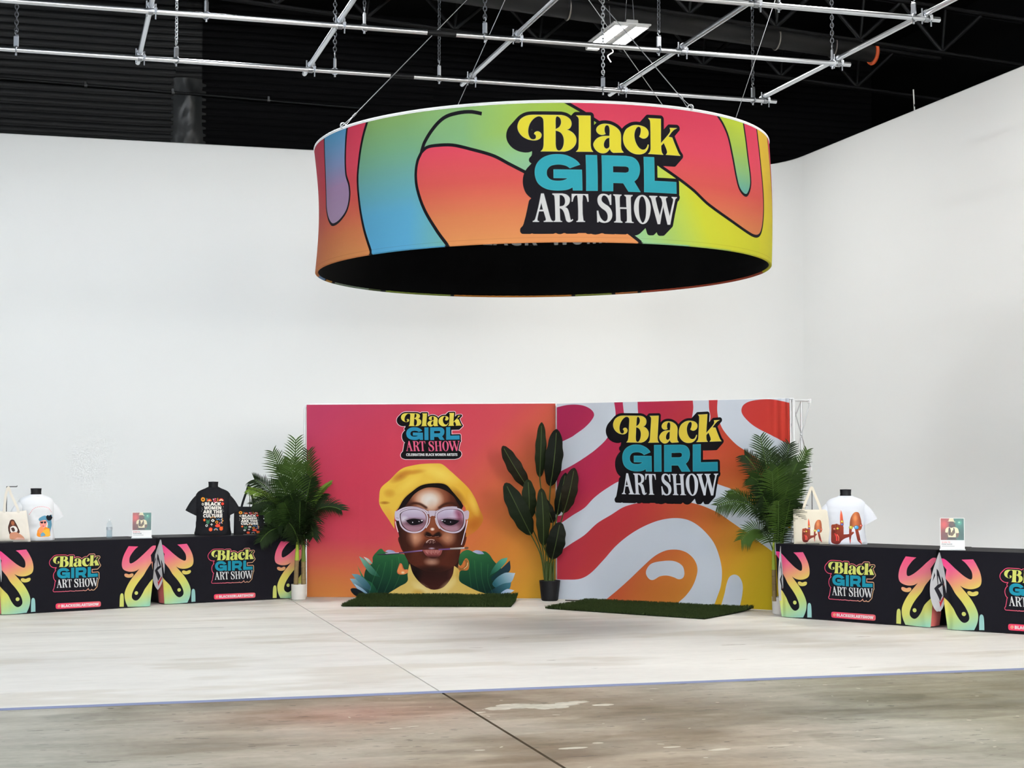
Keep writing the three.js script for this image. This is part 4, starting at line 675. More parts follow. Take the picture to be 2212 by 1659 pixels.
{ // swirls
  const a = V3(0.535, 0, -19.1), b = V3(3.02, 0, -17.58), w = a.distanceTo(b), h = 2.285;
  const t = thing('swirl_backdrop', 'fabric backdrop with white swirls on red to yellow and large show lettering, standing at an angle', 'backdrop', a, facing(a, b));
  const skin = sheet(140, 60, (s, k) => { const e = Math.min(1, 8 * Math.min(s, k * 1.5)); const side = smooth(0.9, 0.99, s); const wr = (fbm(s * 14 + 30, k * 1.1, 3) - 0.5) * 0.018 * e + side * 0.012 * Math.sin(s * 210) * (0.4 + 0.6 * k); return [s * w, 0.012 + k * (h + 0.004) + 0.006 * Math.sin(s * 5) * (1 - k), wr + 0.015]; });
  part(t, 'printed_fabric', skin, printed(swirlPrint(), 0.8, 1.32));
  const fm = metal(0xd2d5d8, 0.35), wh = mat(0xe4e6e8, 0.45), D = 0.34, X = [0.02, w / 3, w * 2 / 3, w - 0.005];
  for (const x of X) partEach(t, 'frame_post', [rod(V3(x, 0.01, -0.012), V3(x, h, -0.012), 0.0125), rod(V3(x, 0.01, -D), V3(x, h, -D), 0.0105)], fm);
  part(t, 'frame_post', rod(V3(w + 0.03, 0.01, -0.02), V3(w + 0.03, h + 0.012, -0.02), 0.016), wh, 'white post beside the fabric edge');
  partEach(t, 'top_bar', [rod(V3(0, h + 0.008, -0.006), V3(w + 0.04, h + 0.012, -0.006), 0.009), rod(V3(w - 0.01, h, -0.02), V3(w + 0.09, h + 0.004, -D), 0.009), rod(V3(0, h, -D), V3(w + 0.09, h, -D), 0.008)], wh);
  const brace = (x, y0, y1) => join([rod(V3(x, y0, -0.02), V3(x + 0.09, y1, -D), 0.006), rod(V3(x, y1, -0.02), V3(x + 0.09, y0, -D), 0.006), new THREE.SphereGeometry(0.012, 8, 6).translate(x + 0.045, (y0 + y1) / 2, -D / 2)]);
  for (let i = 0; i < 3; i++) part(t, 'scissor_brace', brace(w + 0.01, 0.06 + i * 0.74, 0.06 + (i + 1) * 0.74), fm);
  for (let j = 0; j < 3; j++) part(t, 'rear_brace', join([rod(V3(X[j], 0.06, -D), V3(X[j + 1], h, -D), 0.006), rod(V3(X[j], h, -D), V3(X[j + 1], 0.06, -D), 0.006)]), fm);
  for (const y of [0.06, 0.8, 1.54, 2.28]) part(t, 'frame_joint', box(0.04, 0.05, 0.03, w + 0.09, y, -D, 0.006), wh);
  part(t, 'frame_foot', box(0.05, 0.03, 0.4, w + 0.03, 0.015, -0.17, 0.008), M.tape);
}
{
  const a = hall(6.35, 17.55, 0), t = thing('power_cable', 'thin black cable lying along the floor at the foot of the swirl backdrop', 'cable', V3(0.62, 0, -18.95));
  part(t, 'cable_run', tube([V3(0, 0.006, -0.03), V3(0.12, 0.006, 0.02), V3(0.3, 0.006, -0.02), V3(0.5, 0.006, 0.24), V3(0.62, 0.006, 0.28)], 0.006, 30, 6), M.tape);
}

// ---------- draped tables ----------
const TOP = 0.755, TL = 1.83, TD = 0.74;
const TABLES = [
  { p: V3(-5.43, 0, -17.10), d: [0.787, 0.617], label: 'black swirl printed table throw at the left edge, under the white shirt and bottle' },
  { p: V3(-4.0, 0, -18.42), d: [0.845, 0.535], label: 'black swirl printed table throw beside the left palm, under the black shirt' },
  { p: V3(2.755, 0, -16.98), d: [0.743, -0.669], fold: 0.28, label: 'black swirl printed table throw beside the right palm, under the hand print bag' },
  { p: V3(4.12, 0, -15.66), d: [0.80, -0.60], label: 'black swirl printed table throw cut off by the right picture edge' },
];
const throwMap = throwPrint();
{
  const dark = mat(0x18171d, 0.7, both), topMat = mat(0x161518, 0.6);
  const [ec, ex] = canvas(512, 512); ex.fillStyle = '#17161c'; ex.fillRect(0, 0, 512, 512); ex.scale(0.512, 0.512);
  for (const [s, c] of [['0,560/ 160,600 260,760 240,1000/ 0,1000/', '#ee7f78'], ['420,620 480,560 540,640 500,700 440,690', '#f07f86'], ['600,1000/ 640,820 760,760 860,1000/', '#dfd66a'], ['700,0/ 760,300 900,520/ 1000,560/ 1000,300/ 860,0/', '#f0a070']]) shape(ex, s, c);
  const endMat = printed(texture(ec));
  const [fc, fx] = canvas(256, 768); fx.fillStyle = '#d3d2d6'; fx.fillRect(0, 0, 256, 768);
  fx.fillStyle = '#24222a'; for (const s of ['70,210/ 120,250 190,420/ 120,470/ 190,560/ 150,640/ 60,470/ 110,420/', '40,260/ 60,300/ 30,380/']) shape(fx, s, '#26242b');
  shape(fx, '150,650/ 215,560/ 225,600/ 170,720/ 120,620/', '#b5363f'); shape(fx, '105,300/ 160,400/ 120,420/', '#d3d2d6');
  const foldMat = printed(texture(fc), 0.8, 1.1);
  let first;
  TABLES.forEach((T) => {
    const turn = -Math.atan2(-T.d[1], T.d[0]);
    T.turn = Math.atan2(T.d[1], T.d[0]);
    if (first) { const c = copyOf(first, T.p, T.turn, T.label); if (T.fold) for (const o of c.children) if (o.name.startsWith('corner_fold')) { o.scale.x = T.fold; o.position.x = 0.075; } return; }
    first = thing('table_throw', T.label, 'tablecloth', T.p, T.turn, 'black printed table throws');
    const taper = (k) => 0.07 * (1 - k) ** 1.1, q = (x, k) => { const e = 1 - smooth(0, 0.22, Math.min(x, TL - x)); return 0.004 + 0.018 * (1 - k) + e * (1 - k) * (0.014 * Math.sin(x * 60) + 0.012 * Math.sin(x * 37 + 1)) + 0.006 * (1 - k) * Math.sin(x * 7.3); };
    part(first, 'front_panel', sheet(90, 24, (s, k) => { const x = lerp(taper(k), TL - taper(k), s); return [x, 0.006 + k * (TOP - 0.006), q(x, k)]; }, (s, k) => [lerp(taper(k), TL - taper(k), s) / TL, k]), printed(throwMap, 0.75, 1.2));
    part(first, 'top_panel', (() => { const g = new RoundedBoxGeometry(TL, 0.012, TD, 2, 0.005); return g.translate(TL / 2, TOP - 0.004, -TD / 2 + 0.004); })(), topMat);
    for (const s of [0, 1]) part(first, 'end_panel', sheet(20, 14, (z, k) => { const x = s ? TL - taper(k) * (1 - z * 0.3) - 0.006 : taper(k) * (1 - z * 0.3) + 0.006; return [x + 0.012 * Math.sin(z * 14) * (1 - k) * (s ? 1 : -1), 0.012 + k * (TOP - 0.012), -TD * z]; }), endMat);
    part(first, 'back_panel', sheet(30, 8, (s, k) => [s * TL, 0.012 + k * (TOP - 0.012), -TD - 0.008 * Math.sin(s * 40) * (1 - k)]), dark);
    part(first, 'corner_fold', sheet(10, 24, (s, k) => { const w = 0.155 * Math.sin(Math.PI * Math.pow(k, 0.75) * 0.94 + 0.12), x = -0.012 + 0.02 * k + (s - 0.55) * w; return [x, 0.17 + k * 0.565, 0.024 + 0.05 * Math.abs(s - 0.45) * (1 - k * 0.6) - 0.05 * s * (1 - k)]; }), foldMat, 'white underside of the folded cloth corner');
  });
}
function onTable(i, along, inset) {   // a spot on a table's top: metres from its left end and from its front edge
  const T = TABLES[i], [dx, dd] = T.d;
  return V3(T.p.x - dd * inset + along * dx, TOP + 0.003, T.p.z - dx * inset - along * dd);
}

// ---------- turf mats ----------
function turfMat(label, c, rise) {   // c: four floor corners, front left, front right, back right, back left
  const o = V3(c[0][0], 0, -c[0][1]), t = thing('turf_mat', label, 'mat', o, 0, 'artificial grass mats in front of the backdrops'), P = (s, k) => {
    const a = [lerp(c[0][0], c[1][0], s), lerp(c[0][1], c[1][1], s)], b = [lerp(c[3][0], c[2][0], s), lerp(c[3][1], c[2][1], s)];
    return [lerp(a[0], b[0], k) - o.x, lerp(a[1], b[1], k) + o.z];
  };
  const lift = (s, k) => 0.008 + rise * smooth(0.72, 1, k) * (0.8 + 0.3 * vnoise(s * 7, 4)) + 0.012 * smooth(0.9, 1, s) * k;
  part(t, 'backing', join([sheet(40, 20, (s, k) => { const [x, d] = P(s, k); return [x, lift(s, k), -d]; }), sheet(40, 20, (s, k) => { const [x, d] = P(1 - s, k); return [x, Math.max(0.001, lift(1 - s, k) - 0.012), -d]; })]), mat(0x10150a, 0.95, both));
  const blade = (() => { const l = []; const r = rng(3); for (let i = 0; i < 4; i++) { const g = new THREE.PlaneGeometry(0.0075, 0.03, 1, 2); const p = g.attributes.position; for (let j = 0; j < p.count; j++) { const y = p.getY(j) + 0.015; p.setXYZ(j, p.getX(j) * (1 - y / 0.036), y, y * y * 9); } g.rotateY(r() * 6.3); g.translate((r() - 0.5) * 0.014, 0, (r() - 0.5) * 0.014); l.push(g); } const j = join(l); j.computeVertexNormals(); return j; })();
  const N = 15000, im = new THREE.InstancedMesh(blade, mat(0xffffff, 0.85, both), N), m = new THREE.Matrix4(), q = new THREE.Quaternion(), e = new THREE.Euler(), r = rng(11 + N * rise * 100), col = new THREE.Color();
  for (let i = 0; i < N; i++) {
    const s = r(), k = r(), [x, d] = P(s, k); e.set((r() - 0.5) * 0.7, r() * 6.3, (r() - 0.5) * 0.7); q.setFromEuler(e); const z = 0.75 + r() * 0.5;
    m.compose(V3(x, lift(s, k) - 0.002, -d), q, V3(1, z, 1)); im.setMatrixAt(i, m);
    const g = r(); im.setColorAt(i, col.setRGB(0.012 + 0.012 * g, 0.020 + 0.018 * g, 0.004 + 0.004 * g));
  }
  im.name = numbered('grass_pile'); im.userData.kind = 'stuff'; im.castShadow = im.receiveShadow = true; t.add(im);
}
turfMat('dark green artificial grass mat lying before the portrait backdrop', [[-1.90, 18.17], [-0.015, 18.1], [0.065, 19.12], [-1.80, 19.2]], 0.04);
turfMat('dark green artificial grass mat lying at an angle before the swirl backdrop', [[0.37, 17.9], [1.965, 16.65], [2.63, 17.72], [0.86, 18.78]], 0.012);

// ---------- plants ----------
function pot(t, r0, r1, h, m, soilMat) {
  part(t, 'pot', lathe([[0, 0.0], [r0 - 0.012, 0], [r0, 0.012], [r1, h - 0.012], [r1 + 0.002, h], [r1 - 0.008, h], [r1 - 0.012, h - 0.03], [0, h - 0.035]], 40), m);
  part(t, 'soil', new THREE.CylinderGeometry(r1 - 0.012, r1 - 0.012, 0.012, 28).translate(0, h - 0.03, 0), soilMat);
}
const soilMat = mat(0x2a2119, 1), ribGreen = mat(0x33471a, 0.7), trunkMat = mat(0x6b5a3c, 0.9), greens = [0x2c4015, 0x1f3010, 0x2f4716, 0x131f0a, 0x506620].map((c) => mat(c, 0.6, { ...both, specularIntensity: 0.2 }));
function frond(t, B, C, T, leaf, roll, m, seed) {   // a feathered leaf: base, middle, tip
  const curve = new THREE.QuadraticBezierCurve3(B, C, T), r = rng(seed), n = 25, pos = [], idx = [], V = (v) => pos.push(v.x, v.y, v.z) / 3 - 1;
  const tan = V3(), nrm = V3(), view = V3(0.1, 0.35, 1).normalize();
  for (let i = 0; i < n; i++) {
    const u = 0.16 + 0.84 * Math.pow(i / (n - 1), 0.95), p = curve.getPoint(u); curve.getTangent(u, tan);
    const side0 = tan.clone().cross(view).normalize(), up = side0.clone().cross(tan).normalize(), L = leaf * (0.5 + 0.85 * Math.sin(Math.PI * clamp((u - 0.06) * 0.98))) * (0.85 + 0.3 * r());
    for (const s of [-1, 1]) {
      const side = side0.clone().multiplyScalar(s * Math.cos(roll)).addScaledVector(up, Math.sin(roll) * s + 0.28).normalize();
      const fwd = lerp(0.5, 1.15, u), dir = side.clone().addScaledVector(tan, fwd).normalize(), w = 0.0082, droop = 0.16 + 0.12 * r();
      const wd = dir.clone().cross(up).normalize(); let prev = null;
      for (let k = 0; k <= 3; k++) {
        const f = k / 3, c = p.clone().addScaledVector(dir, L * f).add(V3(0, -droop * L * f * f, 0)), ww = w * [0.7, 1, 0.75, 0.05][k];
        const a = V(c.clone().addScaledVector(wd, ww)), b = V(c.clone().addScaledVector(wd, -ww)), e = V(c.clone().addScaledVector(up, -0.004));
        if (prev) idx.push(prev[0], a, e, prev[0], e, prev[2], prev[2], e, b, prev[2], b, prev[1]);
        prev = [a, b, e];
      }
    }
  }
  const g = new THREE.BufferGeometry(); g.setAttribute('position', new THREE.Float32BufferAttribute(pos, 3)); g.setAttribute('uv', new THREE.Float32BufferAttribute(new Float32Array(pos.length / 3 * 2), 2)); g.setIndex(idx); g.computeVertexNormals();
  const f = part(t, 'frond', g, m); part(f, 'frond_stem', new THREE.TubeGeometry(curve, 20, 0.0055, 6), ribGreen);
}
function palm(label, at, scale, base, stems, fronds, group) {
  const t = thing('potted_palm', label, 'plant', at, 0, group), [bx, by] = base, L = (px, py, z = 0) => V3((px - bx) * scale, (by - py) * scale, z);
  pot(t, 0.084, 0.088, 0.182, mat(0xd9d6cf, 0.55), soilMat);
  stems.forEach(([a, b, c, d, z, r], i) => {
    const A = L(a, b, z), Bb = L(c, d, z * 0.6); A.y = 0.14;
    part(t, 'trunk', join([rod(A, A.clone().lerp(Bb, 0.62), r, 14, r * 0.9), ...[0.2, 0.34, 0.48, 0.6].map((f) => { const p = A.clone().lerp(Bb, f); return new THREE.TorusGeometry(r * 0.94, 0.0035, 5, 18).rotateX(Math.PI / 2).translate(p.x, p.y, p.z); })]), trunkMat);
    part(t, 'leaf_sheath', join([rod(A.clone().lerp(Bb, 0.6), Bb, r * 0.92, 14, r * 0.62), rod(Bb, Bb.clone().add(V3(0.01, 0.16, 0)), r * 0.6, 12, r * 0.25)]), i ? mat(0x4d5a22, 0.7) : mat(0x7f8c2c, 0.6));
  });
  fronds.forEach(([b, c, d, z, leaf, roll, m], i) => frond(t, L(...b, z * 0.1), L(...c, z * 0.55), L(...d, z), leaf, roll, greens[m], 31 * i + Math.round(bx)));
  return t;
}
palm('tall feathery palm in a white pot left of the portrait backdrop', V3(-2.505, 0, -19.13), 0.00546, [648, 1288],
  [[642, 1260, 645, 1165, 0.02, 0.028], [658, 1260, 657, 1170, -0.03, 0.03]], [
    [[648, 1140], [634, 1040], [637, 946], -0.1, 0.2, 0.2, 2], [[645, 1130], [620, 1040], [592, 972], 0.05, 0.17, 0.1, 0], [[640, 1125], [602, 1055], [558, 1030], 0.2, 0.16, 0.3, 3], [[640, 1125], [602, 1062], [549, 1050], 0.3, 0.1, 0.9, 4],
    [[642, 1130], [608, 1055], [556, 1082], 0.25, 0.13, 0.4, 3], [[642, 1140], [612, 1080], [584, 1104], 0.35, 0.13, 0.3, 1], [[652, 1130], [670, 1050], [664, 970], -0.15, 0.17, 0.3, 1], [[655, 1130], [684, 1060], [716, 1038], 0.1, 0.11, 1.0, 4],
    [[655, 1135], [692, 1070], [742, 1094], 0.25, 0.15, 0.6, 3], [[650, 1150], [604, 1110], [576, 1160], 0.4, 0.13, 0.3, 3], [[655, 1150], [682, 1095], [688, 1112], 0.3, 0.15, 0.5, 3], [[650, 1140], [640, 1050], [634, 988], 0.2, 0.22, 0.05, 0],
    [[652, 1150], [676, 1100], [682, 1150], 0.2, 0.13, 0.5, 3], [[648, 1145], [636, 1075], [612, 1030], 0.35, 0.2, 0.1, 1], [[652, 1145], [664, 1070], [674, 1030], 0.1, 0.19, 0.2, 3], [[650, 1145], [648, 1090], [640, 1062], 0.45, 0.18, 0.2, 3], [[650, 1145], [668, 1100], [672, 1078], 0.4, 0.17, 0.3, 3], [[648, 1148], [622, 1105], [606, 1092], 0.3, 0.16, 0.3, 1], [[650, 1170], [630, 1105], [612, 1128], 0.35, 0.15, 0.3, 3], [[652, 1170], [668, 1105], [680, 1120], 0.35, 0.14, 0.3, 3], [[650, 1175], [655, 1120], [662, 1075], 0.5, 0.17, 0.2, 3], [[650, 1175], [640, 1110], [628, 1078], 0.5, 0.17, 0.2, 1], [[650, 1180], [652, 1140], [640, 1120], 0.55, 0.15, 0.3, 3], [[652, 1180], [664, 1135], [668, 1150], 0.4, 0.13, 0.3, 3], [[650, 1165], [626, 1100], [596, 1070], -0.1, 0.17, 0.2, 3], [[652, 1165], [674, 1085], [696, 1062], -0.05, 0.15, 0.2, 3], [[648, 1160], [640, 1040], [612, 1000], -0.1, 0.18, 0.15, 2], [[652, 1160], [660, 1060], [656, 1000], 0.0, 0.2, 0.15, 0]], 'potted palms');
palm('tall feathery palm in a white pot between the swirl backdrop and the right table', V3(2.843, 0, -17.26), 0.00493, [1683, 1324],
  [[1669, 1295, 1668, 1185, 0.05, 0.024], [1687, 1295, 1688, 1150, -0.02, 0.028]], [
    [[1672, 1130], [1664, 1030], [1646, 945], -0.1, 0.17, 0.2, 1], [[1685, 1130], [1693, 1030], [1712, 960], -0.2, 0.16, 0.2, 3], [[1685, 1130], [1712, 1040], [1748, 974], -0.15, 0.13, 0.6, 0], [[1672, 1120], [1648, 1020], [1610, 984], 0.0, 0.15, 0.3, 3], [[1672, 1120], [1650, 1040], [1619, 1030], 0.1, 0.15, 0.3, 1],
    [[1672, 1150], [1664, 1080], [1654, 1020], 0.4, 0.24, 0.05, 0], [[1672, 1140], [1612, 1060], [1544, 1090], 0.25, 0.14, 0.2, 1], [[1670, 1140], [1618, 1062], [1570, 1064], 0.15, 0.1, 0.6, 0], [[1668, 1190], [1640, 1110], [1592, 1160], 0.3, 0.15, 0.3, 0], [[1685, 1140], [1712, 1060], [1732, 1030], -0.3, 0.17, 0.3, 1], [[1685, 1140], [1706, 1080], [1724, 1085], -0.25, 0.14, 0.3, 3],
    [[1680, 1140], [1690, 1060], [1690, 990], -0.1, 0.2, 0.2, 3], [[1685, 1150], [1704, 1100], [1716, 1112], -0.25, 0.1, 0.4, 3], [[1676, 1130], [1670, 1050], [1668, 975], -0.15, 0.19, 0.2, 3], [[1680, 1140], [1700, 1040], [1722, 1000], 0.0, 0.16, 0.2, 1], [[1672, 1150], [1652, 1090], [1636, 1070], 0.35, 0.18, 0.2, 3], [[1676, 1150], [1688, 1090], [1698, 1050], 0.1, 0.19, 0.2, 1], [[1676, 1190], [1662, 1110], [1640, 1120], 0.4, 0.15, 0.3, 3], [[1680, 1190], [1692, 1110], [1700, 1125], -0.2, 0.1, 0.3, 3], [[1676, 1190], [1672, 1120], [1664, 1080], 0.5, 0.18, 0.2, 0], [[1680, 1190], [1688, 1120], [1690, 1080], 0.45, 0.17, 0.2, 3], [[1678, 1170], [1660, 1090], [1634, 1050], 0.1, 0.17, 0.2, 3], [[1680, 1170], [1700, 1070], [1716, 1050], -0.2, 0.17, 0.2, 0], [[1678, 1170], [1680, 1050], [1676, 1010], 0.1, 0.22, 0.15, 1]], 'potted palms');
{ // broad-leaved plant in the corner
  const at = V3(0.44, 0, -19.0 + 0.0), t = thing('broad_leaf_plant', 'dark broad leaved plant in a black pot in the corner where the two backdrops meet', 'plant', at);
  pot(t, 0.098, 0.122, 0.235, mat(0x09090b, 0.6), soilMat);
  const S = 0.001342, L = (x, y, z) => V3((x - 482) * S, (1592 - y) * S, z), lm = [0x0d1308, 0x141a0b, 0x0a0d07, 0x16130a].map((c) => mat(c, 0.6, { ...both, specularIntensity: 0.12 })), ribMat = mat(0x36421d, 0.6), stalkMat = mat(0x2f3b17, 0.6);
  const leaves = [[412, 45, 395, 520, 47, 0.05, 1, 0], [540, 105, 487, 597, 74, 0.12, 2, 0.1], [72, 250, 290, 610, 62, 0.0, 3, -0.1], [97, 570, 318, 1018, 82, 0.2, 0, 0], [292, 540, 300, 890, 62, 0.1, 1, 0.1], [405, 615, 425, 1108, 58, 0.28, 1, 0.1], [425, 700, 510, 915, 46, 0.16, 2, 0], [618, 482, 545, 850, 44, 0.17, 2, -0.1], [690, 440, 598, 830, 66, 0.21, 3, 0.1], [566, 905, 500, 1225, 76, 0.26, 2, 0]];
  leaves.forEach(([tx, ty, bx, by, hw, z, m, tw], i) => {
    const B = L(bx, by, z * 0.7), T = L(tx, ty, z + 0.05), ax = T.clone().sub(B), len = ax.length(); ax.normalize();
    const side = ax.clone().cross(V3(tw, 0, 1)).normalize(), up = side.clone().cross(ax).normalize(), C = (k) => B.clone().addScaledVector(ax, len * k).addScaledVector(up, 0.09 * Math.sin(Math.PI * k) * 0.9);
    const prof = (k) => hw * S * 1.04 * Math.pow(Math.sin(Math.PI * Math.pow(clamp(k, 0.003, 0.998), 0.95)), 0.45);
    const g = sheet(12, 26, (s, k) => { const x = (s - 0.5) * 2, p = C(k).addScaledVector(side, x * prof(k) * (1 + 0.05 * Math.sin(k * 23 + i))).addScaledVector(up, -0.22 * prof(k) * Math.abs(x) + 0.004 * Math.sin(k * 40 + x * 2 + i) * Math.abs(x)); return [p.x, p.y, p.z]; });
    const leaf = part(t, 'leaf', g, lm[m]);
    const rib = []; for (let k = 0; k <= 8; k++) rib.push(C(k / 8 * 0.94).addScaledVector(up, 0.004)); part(leaf, 'midrib', tube(rib, 0.0042, 20, 6), ribMat);
    const foot = L(lerp(465, bx, 0.12) + (i % 3 - 1) * 10, 1415, 0.03 * ((i % 4) - 1.5));
    part(t, 'leaf_stalk', tube([foot, foot.clone().lerp(B, 0.5).add(V3((bx < 440 ? 0.03 : -0.01), 0.04, 0)), B, C(0.06)], 0.0075, 18, 7), stalkMat);
  });
  for (const [x, r] of [[452, 0.022], [488, 0.02], [512, 0.014]]) part(t, 'stalk_sheath', rod(L(x, 1420, 0.02), L(x + 4, 1250, 0.02), r, 10, r * 0.6), stalkMat);
}

// ---------- goods on the tables ----------
function cultureArt(ctx) {   // 100 wide, 140 high
  const c = { r: '#c9402f', o: '#e0902c', w: '#f3efe6', g: '#3f7f5a', b: '#4f86b8', p: '#c85a74' };
  const disc = (x, y, r, f) => { ctx.fillStyle = f; ctx.beginPath(); ctx.arc(x, y, r, 0, 7); ctx.fill(); }, ring = (x, y, r, w, s, a = 0, b = 7) => { ctx.strokeStyle = s; ctx.lineWidth = w; ctx.beginPath(); ctx.arc(x, y, r, a, b); ctx.stroke(); };
  for (let i = 0; i < 12; i++) disc(9 + 7.5 * Math.cos(i * 0.524), 9 + 7.5 * Math.sin(i * 0.524), 2.2, c.o); ring(9, 9, 5, 3, c.o);
  for (let i = 0; i < 6; i++) disc(23 + (i % 2) * 4, 4 + i * 2.4, 1.2, i % 2 ? c.w : c.g);
  ring(37, 17, 9, 3.2, c.r, Math.PI, 0); ring(37, 17, 5.4, 2.6, c.o, Math.PI, 0); ring(37, 17, 2.4, 2, c.w, Math.PI, 0);
  disc(54, 8, 2, c.w); ring(63, 13, 7, 3.5, c.p, 0.3, 5.4); disc(63, 13, 3, c.r); ctx.fillStyle = c.o; ctx.fillRect(72, 3, 3, 14);
  ring(88, 16, 9.5, 3.4, c.r, Math.PI, 0); ring(88, 16, 6, 2.6, c.w, Math.PI, 0); ring(88, 16, 3, 2.2, c.o, Math.PI, 0);
  ring(8, 29, 4, 2.6, c.w); disc(94, 27, 6, c.r);
  ctx.font = 'bold 18px sans-serif';
  [['BLACK', 16, 34, 70], ['WOMEN', 14, 50.5, 76], ['ARE THE', 11, 67, 82], ['CULTURE', 10, 83.5, 84]].forEach(([s, x, y, w]) => { ctx.save(); ctx.translate(x, y); ctx.scale(w / ctx.measureText(s).width, 1); ctx.fillStyle = ctx.strokeStyle = c.w; ctx.lineWidth = 1.3; ctx.fillText(s, 0, 0); ctx.strokeText(s, 0, 0); ctx.restore(); });
  for (const [x, y] of [[4, 45], [6, 52], [3, 58], [97, 40], [95, 50], [98, 58]]) disc(x, y, 1.1, c.w);
  disc(16, 95, 5.5, c.r); ring(16, 95, 2.6, 1.6, c.o); ctx.strokeStyle = c.g; ctx.lineWidth = 2; for (let i = 0; i < 3; i++) { ctx.beginPath(); ctx.moveTo(32, 112 - i * 5); ctx.lineTo(25, 104 - i * 6); ctx.moveTo(32, 112 - i * 5); ctx.lineTo(39, 104 - i * 6); ctx.stroke(); }
  shape(ctx, '45,98/ 53,91 61,98/ 53,103', c.w); disc(53, 97.5, 2.6, '#1c1c1c'); ring(53, 93, 11, 2, c.o, Math.PI + 0.4, -0.4); ctx.strokeStyle = c.b; ctx.lineWidth = 2.6; ctx.stroke(outline('68,90/ 74,94 78,90 84,96/', false)); ctx.stroke(outline('92,88/ 88,94 94,98 88,104 92,110/', false)); ctx.strokeStyle = c.o; ctx.stroke(outline('95,88/ 91,94 97,98 91,104 95,110/', false));
  ring(70, 104, 4.6, 3, c.o); disc(83, 108, 3, c.p); ring(27, 118, 4, 2.4, c.w); ctx.fillStyle = c.w; ctx.fillRect(47, 108, 2, 11); ctx.fillRect(42.5, 112.5, 11, 2);
  shape(ctx, '62,120/ 70,112 82,114 84,121 72,125', c.r); disc(44, 134, 8, c.r); ring(44, 138, 4, 2, c.o, Math.PI, 0); ring(67, 138, 8, 2.6, c.b, Math.PI, 0); ring(67, 138, 5, 2.4, c.o, Math.PI, 0); disc(90, 131, 8, '#d0582c'); for (let i = 0; i < 5; i++) disc(83 + i * 3.5, 124, 1.7, '#d0582c');
}
function handsArt(ctx) {   // 100 wide, 120 high: two ringed hands that spell a word
  const skin = grad(ctx, 0, 0, 0, 120, [0, '#8a4a2c'], [0.5, '#7a3524'], [1, '#5a1f1c']);
  shape(ctx, '33,2/ 37,14 39,30 40,58 30,60/ 30,30 31,14', grad(ctx, 0, 0, 0, 60, [0, '#d98a78'], [0.3, '#c0563c'], [1, '#8a3a26']));
  shape(ctx, '2,64 4,54 12,52 20,50 26,54 34,52 41,60/ 41,86/ 58,84 70,76/ 74,80/ 62,92 44,100 34,108 26,118 12,119 3,112 1,90', skin);
  for (const [x, y] of [[4, 56], [12, 52], [20, 50]]) { ctx.strokeStyle = '#4a1c14'; ctx.lineWidth = 1.4; ctx.beginPath(); ctx.moveTo(x + 6, y); ctx.lineTo(x + 7, y + 26); ctx.stroke(); }
  shape(ctx, '60,58/ 62,36 68,20 78,10 90,12 95,26 97,48 98,60 94,70 86,72 78,64 70,60', grad(ctx, 56, 0, 100, 0, [0, '#5a2c1e'], [0.5, '#a5603c'], [1, '#6a3020']));
  shape(ctx, '59,60/ 67,62/ 66,84 63,104/ 61,118/ 59,104 58,84', skin); shape(ctx, '76,66/ 85,66/ 90,88 98,120/ 86,108 80,90', skin);
  shape(ctx, '61,104/ 64,104/ 62,120/', '#d0605a'); shape(ctx, '90,106/ 95,106/ 99,121/', '#d0605a');
  for (const [x, y, r, c] of [[36, 42, 4, '#c8b83a'], [36, 52, 4, '#4a57a0'], [64, 62, 6, '#b8b040'], [81, 62, 7, '#3f86b8'], [22, 66, 4, '#d8c83a'], [12, 68, 4, '#d88a70'], [95, 56, 4, '#c0584a']]) { ctx.fillStyle = c; ctx.beginPath(); ctx.ellipse(x, y, r, r * 0.95, 0, 0, 7); ctx.fill(); ctx.strokeStyle = '#3a1a14'; ctx.lineWidth = 0.8; ctx.stroke(); soft(ctx, x - r * 0.3, y - r * 0.3, r * 0.6, r * 0.5, '#ffffff', 0.6); }
  ctx.strokeStyle = '#c83a3a'; ctx.lineWidth = 4; ctx.stroke(outline('12,82/ 18,92 18,108/', false)); ctx.strokeStyle = '#e0705a'; ctx.lineWidth = 2.4; ctx.stroke(outline('20,86/ 25,96 24,108/', false)); soft(ctx, 10, 78, 9, 14, '#3a1210', 0.6); soft(ctx, 78, 30, 10, 14, '#d09060', 0.5);
}
function ladyArt(ctx) {   // 100 x 120: a woman with blue hair and a flower, holding her chin
  shape(ctx, '20,24 34,10 52,4 60,8/ 70,2 84,6 92,0 94,20 90,30/ 96,60 84,116/ 60,120/ 70,70 66,40 30,36', '#4f7f96'); shape(ctx, '58,10/ 66,2 74,8 84,0 90,10 96,14 90,26 78,32 64,26', '#16181f');
  shape(ctx, '26,34/ 50,28 62,34 64,54 56,70 46,74 34,68 27,54', '#ee9a8c'); shape(ctx, '28,38/ 44,36/ 42,46 34,46', '#23202a'); shape(ctx, '48,36/ 60,36/ 58,46 50,46', '#23202a'); shape(ctx, '38,60/ 46,58 50,62 44,65', '#d05a68');
  shape(ctx, '14,86/ 30,66 46,74 60,66 72,72 86,78 84,116/ 50,120/ 14,116', '#e0892c'); shape(ctx, '20,82/ 34,62 46,72 52,92 40,104 24,100', '#ea9060'); shape(ctx, '40,90/ 64,78 84,84 80,116 56,120/', '#f0b040'); shape(ctx, '30,104/ 44,96 58,112/ 30,120/', '#5f8fa8'); soft(ctx, 72, 62, 5, 5, '#f0c840', 1);
}
